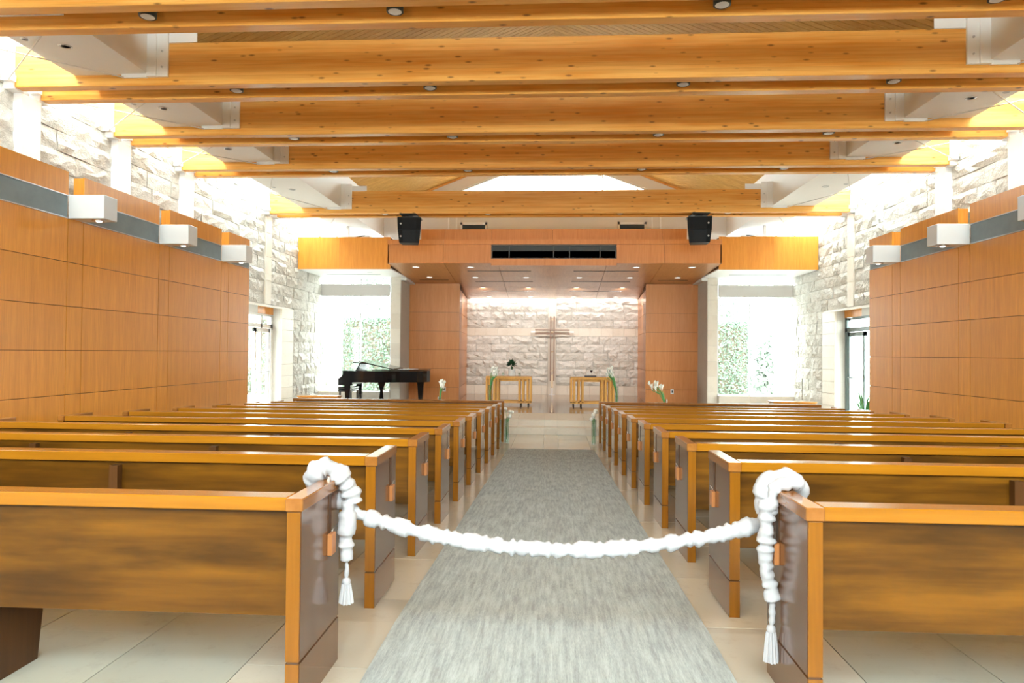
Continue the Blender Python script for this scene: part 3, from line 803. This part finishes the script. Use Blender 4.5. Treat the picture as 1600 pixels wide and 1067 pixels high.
tree('loose pale tree above the hedge outside the left window', -7.6, 34, 6.6, 2.6, 6500)
tree('loose pale tree above the hedge outside the right window', 8.0, 37, 7.2, 2.6, 7000)
tree('loose green shrub to the right of the hedge outside the right window', 9.3, 28.9, 3.4, 1.5, 9000)
tree('pale tree seen through the glass of the right side door', 17.0, 31, 6, 2.4, 5000)

# ------------------------------------------------------------------ pews
PXI, PXO = .985, 5.45; PW = PXO-PXI; PH = .85; PD = .50
rail_m = MB().cbox(-PW/2+.065, PW/2-.065, .02, .125, PH-.055, PH, .004).mesh('top_rail', PEWCAP)
back_m = MB().cbox(-PW/2+.06, PW/2-.06, .045, .075, .37, PH-.053, .003).mesh('back_panel', PEW)
seat_m = MB().cbox(-PW/2+.06, PW/2-.06, .07, .48, .40, .44, .006).mesh('seat', PEWCAP)
supp_m = MB().prism([(.09, .38), (.45, .38), (.40, .0), (.14, .0)], 'x', -.03, .03).mesh('support', PEWDARK)
brk_m = MB().box(-.025, .025, .0, .045, .52, PH-.075).box(-.025, .025, .0, .01, .50, .56).mesh('rack_bracket', PEWDARK)
pin_m = MB().tube([(0, 0, 0), (.0, .012, .005), (.0, .05, .012)], .003, 6).mesh('pin', METAL)
EM = {}
for s_ in (-1, 1):
    for sl_ in (0, 1):
        dz = .043*PD*sl_
        xo_, xi_ = s_*PW/2, s_*(PW/2-.058)
        up_ = MB().cbox(xi_, xo_, .008, PD, .205, PH-.05, .003)
        up_m = up_.mesh('end_panel', PEWEND)
        ed = MB().box(xi_+s_*.002, xo_-s_*.002, .003, .012, .207, PH-.055).mesh('edge_band', PEWEDGE)
        kb = MB().prism([(.008, 0), (PD, -dz), (PD, .197), (.008, .197)], 'x', xi_, xo_).box(xi_+s_*.006, xo_-s_*.006, .014, PD-.006, .196, .206).mesh('end_base', PEWEND)
        kbe = MB().box(xi_+s_*.002, xo_-s_*.002, .003, .010, .001, .196).mesh('edge_band', PEWEDGE)
        cap = MB().cbox(xi_-s_*.006, xo_+s_*.008, 0, PD-.01, PH-.052, PH, .004).mesh('arm_cap', PEWENDCAP)
        slot = MB().box(xo_-s_*.001, xo_+s_*.002, .335, .375, .60, PH-.055).mesh('slot_strip', PEWDARK)
        blk = MB().cbox(xo_-s_*.0, xo_+s_*.022, .325, .385, .53, .625, .003).mesh('card_holder', BLOCK)
        EM[(s_, sl_)] = (up_m, ed, kb, kbe, cap, slot, blk)
def make_pew(slope):
    t_ = thing('pew', '', 'pew')
    put('top_rail', rail_m, t_); put('back_panel', back_m, t_); put('seat', seat_m, t_)
    for x in (-.82, .82): put('support', supp_m, t_, (x, 0, 0))
    if slope is not None:
        for x in (-.70, .70): put('rack_bracket', brk_m, t_, (x, 0, 0))
    for s_ in (-1, 1):
        e = EM[(s_, 1 if slope else 0)]
        p = put('end_panel', e[0], t_); put('edge_band', e[1], p); put('slot_strip', e[5], p); put('card_holder', e[6], p)
        q = put('pin', pin_m, p, (s_*(PW/2+.012), .355, .632))
        b_ = put('end_base', e[2], t_); put('edge_band', e[3], b_)
        put('arm_cap', e[4], t_)
    return t_
proto = {None: make_pew(None), 0: make_pew(0), 1: make_pew(1)}
used = set()
names = ['first', 'second', 'third', 'fourth', 'fifth', 'sixth', 'seventh', 'eighth', 'ninth', 'tenth']
for s_ in (-1, 1):
    for n in range(10):
        y = 2.655+1.152*n+(.03 if s_ > 0 else 0)
        key = None if n == 0 else 0 if n == 1 else 1
        if key in used: t_ = copy_tree(proto[key])
        else: t_ = proto[key]; used.add(key)
        t_.location = (s_*(PXI+PXO)/2, y, FZ(y))
        blk = 'left' if s_ < 0 else 'right'
        t_['label'] = ('nearest glossy brown wooden pew of the %s block, white garland over its aisle end' % blk) if n == 0 else \
            'glossy wooden pew with rail and arm caps, %s from the camera in the %s block' % (names[n], blk)
        t_['group'] = 'pews in the two blocks'
# front screens
for s_ in (-1, 1):
    y = 14.15; z = FZ(y)
    t_ = thing('pew_screen', 'low wooden screen in front of the first row, %s of the aisle' % ('left' if s_ < 0 else 'right'), 'screen', (s_*(PXI+PXO)/2, y, z), 'front screens')
    MB().cbox(-PW/2, PW/2, 0, .16, .80, .85, .004).obj('top_rail', PEWENDCAP, t_)
    MB().cbox(-PW/2+.05, PW/2-.05, .06, .10, .08, .80, .003).obj('front_panel', PEW, t_)
    MB().box(-PW/2+.05, PW/2-.05, -.10, .06, .60, .62).box(-PW/2+.05, PW/2-.05, -.10, -.085, .62, .70).obj('book_shelf', PEWDARK, t_)
    for k in (-1, 1): MB().cbox(k*PW/2, k*(PW/2-.055), .0, .2, 0, .80, .003).obj('end_post', PEWEDGE, t_)

# ------------------------------------------------------------------ garland rope across the aisle
def ruffled(pts, r, seed, step=.006, amp=.34, n=16):
    rnd = random.Random(seed)
    P = [Vector(p) for p in pts]
    # catmull-rom resample
    out = []
    for i in range(len(P)-1):
        p0, p1, p2, p3 = P[max(i-1, 0)], P[i], P[i+1], P[min(i+2, len(P)-1)]
        k = max(2, int((p2-p1).length/step))
        for j in range(k):
            t = j/k
            out.append(.5*((2*p1)+(-p0+p2)*t+(2*p0-5*p1+4*p2-p3)*t*t+(-p0+3*p1-3*p2+p3)*t**3))
    out.append(P[-1])
    m = MB(); vs = []; fs = []; prev = None
    ph = [rnd.uniform(0, 6.28) for _ in range(n)]; cur = [1.0]*n; tgt = [1.0]*n; cnt = [0]*n
    for i, p in enumerate(out):
        t = (out[min(i+1, len(out)-1)]-out[max(i-1, 0)]).normalized()
        u = (t.cross(Vector((0, 1, .1))) if prev is None else prev-prev.dot(t)*t).normalized(); prev = u; v = t.cross(u)
        if i % 3 == 0:
            g = rnd.choice([.74, .82, 1.0, 1.1, 1.18]); tgt = [g+rnd.uniform(-amp, amp)*.7 for _ in range(n)]
        cur = [c+(q-c)*.62 for c, q in zip(cur, tgt)]
        sm = [(cur[k-1]+2*cur[k]+cur[(k+1) % n])/4 for k in range(n)]
        end = min(1, (min(i, len(out)-1-i)+1)/4)
        for k in range(n):
            a = 2*PI*k/n+.0; rr = r*sm[k]*end
            vs.append(p+rr*(math.cos(a)*u+math.sin(a)*v))
    L_ = len(out)
    for i in range(L_-1):
        for k in range(n): fs.append((i*n+k, i*n+(k+1) % n, (i+1)*n+(k+1) % n, (i+1)*n+k))
    fs.append(tuple(range(n))[::-1]); fs.append(tuple(range((L_-1)*n, L_*n)))
    return m.add(vs, fs, True)
gl = thing('garland_rope', 'white gathered-fabric garland rope strung across the aisle between the nearest pews', 'garland', (0, 3.1, 0))
YR = 3.1
def rp(x, y, z): return (x, y-YR, z)
# swag
pts = []
A = (-.94, 3.14, .665); B = (.99, 3.16, .655)
for i in range(17):
    t = i/16; x = A[0]+(B[0]-A[0])*t; y = A[1]+(B[1]-A[1])*t-.02*math.sin(PI*t)
    z = A[2]+(B[2]-A[2])*t-.150*(1-(2*t-1)**2)
    pts.append(rp(x, y, z))
ruffled(pts, .034, 3).obj('swag', WFAB, gl)
CT = FZ(3)+PH
# left loop over the arm cap, then tail
ruffled([rp(-.945, 3.14, .665), rp(-.965, 3.15, .70), rp(-1.05, 3.19, .73), rp(-1.085, 3.12, .80), rp(-1.07, 3.07, CT+.028), rp(-1.02, 3.07, CT+.055), rp(-.965, 3.09, CT+.020), rp(-.925, 3.11, .77), rp(-.915, 3.12, .70)], .043, 5).obj('wrap', WFAB, gl)
ruffled([rp(-.925, 3.09, .72), rp(-.925, 3.08, .62), rp(-.930, 3.08, .52), rp(-.926, 3.08, .445)], .036, 6).obj('tail', WFAB, gl)
ruffled([rp(-.926, 3.08, .45), rp(-.924, 3.08, .41), rp(-.926, 3.08, .385), rp(-.926, 3.08, .365)], .012, 7, n=10).obj('cord', WFAB, gl)
def tassel(c, w_, h_):
    rnd = random.Random(9); m = MB()
    m.lathe([(.004, h_), (.016, h_-.006), (.020, h_-.02), (.017, h_-.03)], n=14)
    n = 26; vs = []; fs = []
    for j, zz in enumerate((h_-.03, h_-.06, h_*.3, 0)):
        for k in range(n):
            a = 2*PI*k/n; r = (w_*(.62+.38*(j/3)))*(1+(.10 if k % 2 else -.10))
            vs.append((r*math.cos(a), r*math.sin(a)*.8, zz-(rnd.uniform(0, .006) if j == 3 else 0)))
    for j in range(3):
        for k in range(n): fs.append((j*n+k, j*n+(k+1) % n, (j+1)*n+(k+1) % n, (j+1)*n+k))
    fs.append(tuple(range(3*n, 4*n)))
    m.add(vs, fs); return m.obj('tassel', WFAB, gl, c)
tassel(rp(-.926, 3.08, .262), .032, .115)
# right side
ruffled([rp(.99, 3.16, .655), rp(1.02, 3.17, .69), rp(1.06, 3.19, .74), rp(1.10, 3.12, .80), rp(1.06, 3.08, CT+.030), rp(1.01, 3.06, CT+.045), rp(.955, 3.07, CT+.020), rp(.935, 3.08, .77), rp(.945, 3.08, .70)], .042, 15).obj('wrap', WFAB, gl)
ruffled([rp(1.08, 3.02, CT+.022), rp(1.03, 3.01, CT+.034), rp(.975, 3.02, CT+.018), rp(.955, 3.03, .78), rp(.965, 3.05, .70)], .027, 18).obj('wrap', WFAB, gl)
ruffled([rp(.945, 3.04, .78), rp(.935, 3.03, .68), rp(.93, 3.03, .58), rp(.935, 3.03, .48), rp(.955, 3.03, .39), rp(.965, 3.03, .34)], .037, 16).obj('tail', WFAB, gl)
ruffled([rp(.965, 3.03, .345), rp(.958, 3.03, .31), rp(.96, 3.03, .27), rp(.955, 3.03, .235)], .014, 17, n=10).obj('cord', WFAB, gl)
tassel(rp(.955, 3.03, .085), .031, .155)

# ------------------------------------------------------------------ altar: tables, cross
def altar_table(lab, x0, x1, y):
    t_ = thing('altar_table', lab, 'table', ((x0+x1)/2, y, SZ), 'altar tables')
    w_ = (x1-x0)/2
    MB().cbox(-w_, w_, -.30, .30, .78, .86, .006).obj('table_top', TABLEW, t_)
    MB().box(-w_+.08, w_-.08, -.24, .24, .72, .78).obj('apron', TABLEW, t_)
    for s_ in (-1, 1):
        for k, dx in enumerate((.03, .12, .25, .36)):
            for yy in (-.27, .27) if k != 1 else (-.27, .0, .27):
                MB().cbox(s_*(w_-dx)-.03, s_*(w_-dx)+.03, yy-.03, yy+.03, .10, .78, .003).obj('leg', TABLEW, t_)
        MB().box(s_*w_, s_*(w_-.40), -.3, -.22, .08, .14).box(s_*w_, s_*(w_-.40), .22, .3, .08, .14).obj('foot_rail', TABLEW, t_)
        for dx in (.10, .32):
            for yy in (-.24, .24):
                m = MB().tube([(s_*(w_-dx)-.018, yy, .035), (s_*(w_-dx)+.018, yy, .035)], .035, 12); m.box(s_*(w_-dx)-.012, s_*(w_-dx)+.012, yy-.012, yy+.012, .05, .09)
                m.obj('caster', RUBBER, t_)
    MB().box(-w_+.3, w_-.3, -.26, -.22, .08, .14).box(-w_+.3, w_-.3, .22, .26, .08, .14).obj('stretcher', TABLEW, t_)
altar_table('left orange wood altar table with slatted ends, carrying the white potted plant', -1.93, -.58, 20.3)
altar_table('right orange wood altar table with slatted ends, carrying the dark book', .55, 1.83, 20.3)
TZ = SZ+.86
t_ = thing('potted_plant', 'dark green succulent in a white pot on the left altar table', 'plant', (-1.18, 20.3, TZ))
MB().lathe([(.085, 0), (.10, .01), (.105, .19), (.115, .20), (.10, .20), (.09, .16)], n=20).obj('pot', CERAM, t_)
m = MB()
m.tube([(0, 0, .15), (.005, 0, .28)], .03, 8)
for i in range(90):
    a = random.uniform(0, 2*PI); el = random.uniform(-.5, 1.5); l = random.uniform(.12, .19)
    d = Vector((math.cos(a)*math.cos(el), math.sin(a)*math.cos(el), math.sin(el)))
    c_ = Vector((0, 0, .35)); sd = d.orthogonal().normalized()*.022
    m.add([c_, c_+d*l*.5+sd, c_+d*l, c_+d*l*.5-sd], [(0, 1, 2, 3)])
m.obj('leaves', DLEAF, t_)
for x, lab in ((-1.44, 'left'), (-.95, 'right')):
    t_ = thing('candle_holder', 'small glass candle cup on the left altar table, just %s of the white pot' % lab, 'candle', (x, 20.25, TZ), 'glass candle cups')
    MB().lathe([(.03, 0), (.035, .01), (.035, .10), (.031, .10), (.031, .012)], n=16).obj('cup', VGLASS, t_)
    MB().lathe([(.026, .012), (.026, .05), (.001, .055)], n=12).obj('candle', CERAM, t_)
t_ = thing('book', 'thin dark closed book lying on the right altar table', 'book', (1.14, 20.2, TZ))
MB().cbox(-.17, .17, -.12, .12, 0, .008, .002).cbox(-.17, .17, -.12, .12, .032, .04, .002).box(-.17, -.16, -.12, .12, 0, .04).box(-.17, .17, -.122, -.115, 0, .04).obj('cover', BOOKM, t_)
MB().box(-.16, .165, -.115, .115, .008, .032).obj('pages', PAPER, t_)
t_ = thing('goblet', 'stemmed glass with dark wine behind the book on the right altar table', 'glass', (1.18, 20.42, TZ))
MB().lathe([(.04, 0), (.04, .005), (.006, .012), (.006, .11), (.035, .15), (.045, .20), (.042, .20), (.032, .152)], n=18).obj('glass_body', VGLASS, t_)
MB().lathe([(.003, .118), (.031, .150), (.041, .185), (.001, .187)], n=18).obj('wine', WINE, t_)

t_ = thing('altar_cross', 'tall slender bronze double-bar cross standing before the stone wall', 'cross', (.02, 25.42, SZ))
for x in (-.065, .065): MB().cbox(x-.024, x+.024, -.03, .03, .52, 2.92, .003).obj('upright_bar', CROSSW, t_)
for z in (2.27, 2.41): MB().cbox(-.64, .64, -.045, .015, z-.026, z+.026, .003).obj('cross_bar', CROSSW, t_)
for z in (.9, 1.6, 2.34, 2.8): MB().box(-.045, .045, -.015, .015, z-.02, z+.02).obj('spacer', BRASS, t_)
MB().cbox(-.04, .04, -.035, .035, .25, .75, .003).obj('stem', BRASS, t_)
MB().cbox(-.035, .035, -.05, .05, .0, .26, .003).box(-.12, .12, -.12, .12, 0, .02).obj('base', SHADE, t_)
MB().box(-.80, -.64, .0, .01, 2.31, 2.37).box(.64, .80, .0, .01, 2.31, 2.37).obj('arm_tip', PAPER, t_)

# ------------------------------------------------------------------ lilies in glass vases
def lily_vase(lab, x, y, z, hv, hf, lean, n, rv=.05, seed=1):
    rnd = random.Random(seed)
    t_ = thing('lily_vase', lab, 'flowers', (x, y, z), 'calla lilies in glass vases')
    MB().lathe([(rv, 0), (rv, hv), (rv-.004, hv), (rv-.004, .01)], n=20).obj('vase', VGLASS, t_)
    st_ = MB(); fl_ = MB()
    for i in range(n):
        a = rnd.uniform(0, 2*PI); r0 = rnd.uniform(0, rv*.5)
        tx = lean*rnd.uniform(.6, 1.3)+rnd.uniform(-.06, .06); ty = rnd.uniform(-.05, .05); H_ = hf*rnd.uniform(.86, 1.0)
        p = [(r0*math.cos(a), r0*math.sin(a), .02), (r0*.3, 0, hv*.7), (tx*.45, ty*.5, hv+(H_-hv)*.4), (tx, ty, H_-.10)]
        st_.tube(p, .009, 6)
        c_ = Vector(p[-1]); d = Vector((lean*.8+rnd.uniform(-.3, .3), rnd.uniform(-.3, .3), 1)).normalized()
        u = d.orthogonal().normalized(); v = d.cross(u); vs = []; fs = []; k = 10
        for j, (tt, rr) in enumerate(((0, .008), (.05, .016), (.09, .028), (.12, .042))):
            for q in range(k):
                an = 2*PI*q/k; ex = .05*max(0, math.cos(an))*(j/3)**2
                vs.append(c_+d*(tt+ex)+rr*(math.cos(an)*u+math.sin(an)*v))
        for j in range(3):
            for q in range(k): fs.append((j*k+q, j*k+(q+1) % k, (j+1)*k+(q+1) % k, (j+1)*k+q))
        fl_.add(vs, fs, True)
    st_.obj('stems', STEM, t_); fl_.obj('flowers', PETAL, t_)
lily_vase('tall glass vase of white calla lilies in front of the left altar table, leaning right', -1.66, 18.4, SZ, .68, 1.16, .13, 11, seed=2)
lily_vase('tall glass vase of white calla lilies in front of the right altar table, leaning left', 1.74, 18.4, SZ, .68, 1.16, -.17, 12, seed=3)
lily_vase('smaller bunch of white calla lilies on the stage before the left wing wall', -2.78, 16.9, SZ, .45, .85, .08, 9, .045, seed=4)
lily_vase('smaller bunch of white calla lilies on the stage before the right wing wall, leaning left', 2.78, 16.9, SZ, .45, .85, -.22, 8, .045, seed=5)
t_ = thing('leafy_plant', 'long-leaved green plant beside the right side door', 'plant', (6.62, 14.9, FZ(15)))
MB().lathe([(.10, 0), (.13, .02), (.14, .30), (.12, .30), (.11, .25)], n=18).obj('pot', CERAM, t_)
m = MB()
for i in range(14):
    a = random.uniform(0, 2*PI); l = random.uniform(.6, 1.05); sp = random.uniform(.1, .28)
    q = [(0, 0, .25), (sp*.3*math.cos(a), sp*.3*math.sin(a), .25+l*.4), (sp*.7*math.cos(a), sp*.7*math.sin(a), .25+l*.75), (sp*1.3*math.cos(a), sp*1.3*math.sin(a), .25+l*.9)]
    m.tube(q, [.008, .018, .016, .002], 5)
m.obj('leaves', STEM, t_)
def aisle_vase(lab, x, y, seed):
    rnd = random.Random(seed)
    t_ = thing('aisle_vase', lab, 'flowers', (x, y, FZ(y)), 'aisle flower vases')
    MB().lathe([(.055, 0), (.05, .01), (.05, .50), (.055, .51), (.047, .51), (.046, .02)], n=20).obj('vase', VGLASS, t_)
    m = MB(); f_ = MB()
    for i in range(6):
        tx, ty, tz = rnd.uniform(-.07, .09), rnd.uniform(-.05, .05), .52+i*.037
        m.tube([(rnd.uniform(-.02, .02), rnd.uniform(-.02, .02), .03), (0, 0, .4), (tx, ty, tz)], .004, 5)
        for k in range(2):
            c_ = (tx+rnd.uniform(-.02, .02), ty, tz+rnd.uniform(-.015, .015)); rr = rnd.uniform(.022, .034)
            vs = []; fs = []
            for j in range(5):
                la = -PI/2+PI*(j+.5)/5
                for q in range(8):
                    an = 2*PI*q/8; r_ = rr*(1+.2*math.cos(4*an))*math.cos(la); vs.append((c_[0]+r_*math.cos(an), c_[1]+r_*math.sin(an), c_[2]+rr*math.sin(la)))
            for j in range(4):
                for q in range(8): fs.append((j*8+q, j*8+(q+1) % 8, (j+1)*8+(q+1) % 8, (j+1)*8+q))
            fs += [tuple(range(8))[::-1], tuple(range(32, 40))]
            f_.add(vs, fs, True)
    m.obj('stems', STEM, t_); f_.obj('flowers', PETAL, t_)
aisle_vase('clear cylinder vase of small white flowers at the left end of the aisle', -.905, 13.95, 5)
aisle_vase('clear cylinder vase of small white flowers at the right end of the aisle', .865, 13.95, 8)

# ------------------------------------------------------------------ grand piano and bench
PY0 = 18.55
gp = thing('grand_piano', 'black lacquered grand piano with raised front lid beside the left window', 'piano', (-5.90, PY0, SZ))
Lp, Wp_ = 2.42, 1.45
# plan outline: straight side far (y=Wp_), curved side near the viewer
out = [(.42, 0), (1.05, 0.0)]
for i in range(1, 8):
    t = i/8; out.append((1.05+t*.85, .30*(3*t*t-2*t**3)))
out += [(1.98, .34), (2.14, .39), (2.28, .50), (2.37, .66), (Lp, .86), (2.40, 1.06), (2.32, 1.22), (2.18, 1.34), (1.98, Wp_)]
out += [(.42, Wp_)]
MB().prism(out, 'z', .70, 1.02).obj('case', LACQ, gp)
lid = [(x, y) for x, y in out if x > 1.0]
lid = [(.98, -.02)]+[(x+.015*(x > 1.9), y-(.02 if y < .6 else -.02)) for x, y in lid if x > 1.01]+[(.98, Wp_+.02)]
MB().prism(lid, 'z', 1.035, 1.06).obj('lid', LACQ, gp)
# front lid flap folded back, resting slanted on the main lid
MB().prism([(.60, 1.25), (1.52, 1.062), (1.52, 1.085), (.60, 1.285)], 'y', .05, Wp_-.05).obj('lid_flap', LACQ, gp)
MB().prism([(.40, 1.232), (.78, 1.205), (.78, 1.222), (.40, 1.262)], 'y', .1, Wp_-.1).obj('lid_lip', LACQ, gp)
# music desk
MB().prism([(.44, 1.02), (.47, 1.02), (.60, 1.22), (.57, 1.235)], 'y', .2, 1.25).obj('music_desk', LACQ, gp)
# key arms (cheeks) with curved profile, keybed, keys
ck = [(.02, .62), (.42, .62), (.42, 1.02), (.14, 1.02), (.15, .93), (.12, .87), (.06, .82), (.02, .80)]
for yy in (0, Wp_-.09): MB().prism(ck, 'y', yy, yy+.09).obj('key_arm', LACQ, gp)
MB().box(.04, .42, .09, Wp_-.09, .64, .74).obj('keybed', LACQ, gp)
kk = MB()
for i in range(52): kk.box(.08, .23, .10+i*.0239, .10+(i+1)*.0239-.001, .74, .765)
kk.obj('keys', CERAM, gp)['kind'] = 'stuff'
bk = MB()
for i in range(51):
    if i % 7 not in (2, 6): bk.box(.13, .23, .117+i*.0239, .13+i*.0239, .765, .777)
bk.obj('black_keys', LACQ, gp)['kind'] = 'stuff'
for (x, y) in ((.26, .14), (.26, Wp_-.14), (2.16, .86)):
    lg = MB(); lg.prism([(x-.10, .70), (x+.10, .70), (x+.085, .60), (x+.05, .10), (x-.05, .10), (x-.085, .60)], 'y', y-.065, y+.065)
    lo = lg.obj('leg', LACQ, gp)
    MB().tube([(x, y-.02, .05), (x, y+.02, .05)], .05, 14).box(x-.03, x+.03, y-.03, y+.03, .05, .11).obj('caster', BRASS, lo)
ly = MB(); ly.prism([(.95, .70), (1.18, .70), (1.10, .45), (1.12, .22), (1.19, .14), (1.19, .06), (.94, .06), (.94, .14), (1.01, .22), (1.03, .45)], 'y', .66, .72)
lo = ly.obj('pedal_lyre', LACQ, gp)
for i in range(3): MB().box(.78, .96, .60+i*.09, .64+i*.09, .07, .085).obj('pedal', BRASS, lo)
t_ = thing('sheet_music', 'loose white papers lying on the black piano lid', 'paper', (-4.18, PY0+.45, SZ+1.062))
# short stack just in front of the folded flap
for i in range(3):
    o = MB().box(-.15, .15, 0, .2, i*.004, i*.004+.003).obj('sheet', PAPER, t_, (.14*i, .05*i, 0)); o.rotation_euler = (0, 0, .25*i-.2)
t_ = thing('piano_bench', 'black piano bench with padded top at the keyboard end of the piano', 'bench', (-6.0, PY0+.35, SZ))
MB().cbox(.0, .40, 0, .75, .48, .56, .02).obj('cushion', LACQ, t_)
MB().box(.01, .39, .01, .74, .42, .48).obj('apron', LACQ, t_)
for x in (.03, .34):
    for y in (.03, .67): MB().box(x, x+.045, y, y+.045, 0, .43).obj('leg', LACQ, t_)
# low wooden boxes near the outer ends of the stage
for s_ in (-1, 1):
    t_ = thing('low_cabinet', 'low wooden cabinet at the %s edge of the stage below the window' % ('left' if s_ < 0 else 'right'), 'cabinet', (s_*5.85, 17.0, SZ))
    MB().cbox(-.52, .52, -.2, .2, .40, .43, .004).obj('top', PEWENDCAP, t_)
    MB().box(-.49, .49, -.18, .18, .05, .40).obj('carcass', PEWEDGE, t_)
    for k in (-1, 1): MB().cbox(k*.02, k*.47, -.192, -.18, .08, .38, .003).obj('door', PEWCAP, t_)
    MB().box(-.47, .47, -.15, .15, 0, .05).obj('plinth', PEWDARK, t_)
# cable on stage
MB().tube([(-2.95, 20.9, SZ+.01), (-3.3, 20.5, SZ+.012), (-3.8, 20.9, SZ+.01), (-3.6, 21.5, SZ+.012)], .01, 6)
c_ = MB().tube([(3.3, 21.55, SZ+.012), (3.8, 21.2, SZ+.012), (4.4, 21.5, SZ+.012)], .01, 6).obj('floor_cable', BLACK)
tag(c_, 'thin black cable lying at the foot of the right wing wall', 'cable')

# ------------------------------------------------------------------ loudspeakers
for s_ in (-1, 1):
    t_ = thing('loudspeaker', 'black two-way loudspeaker hung under the farthest beam on the %s' % ('left' if s_ < 0 else 'right'), 'speaker', (s_*3.50, 16.55, 4.72))
    MB().box(-.28, .28, -.16, .18, -.06, -.03).box(-.07, .07, -.04, .06, -.03, .01).box(-.2, .2, -.28, .26, .01, .03).obj('bracket', BLACK, t_)
    for n_, (z1, z0, f0, f1) in enumerate(((-.065, -.36, -.22, -.235), (-.365, -.665, -.235, -.19))):
        wt, wb_ = (.29, .275) if n_ == 0 else (.275, .24)
        # front faces lower and inward; chamfered baffle
        def ring(w_, f, z): return [(-w_, f+.02, z), (-w_*.6, f, z), (w_*.6, f, z), (w_, f+.02, z), (w_*.8, .20, z), (-w_*.8, .20, z)]
        r0, r1 = ring(wb_, f1, z0), ring(wt, f0, z1)
        fs = [tuple(range(6)), tuple(range(11, 5, -1))]+[(i, (i+1) % 6, (i+1) % 6+6, i+6) for i in range(6)]
        c_ = MB().add(r0+r1, fs).obj('cabinet', SPK, t_); c_.rotation_euler = (0, 0, s_*-.12)
        o = MB().lathe([(.001, .004), (.022, .004), (.022, 0)], n=14).obj('badge', METAL, c_, (-.2 if s_ < 0 else .2, (f0+f1)/2-.003, (z0+z1)/2)); o.rotation_euler = (PI/2, 0, 0)
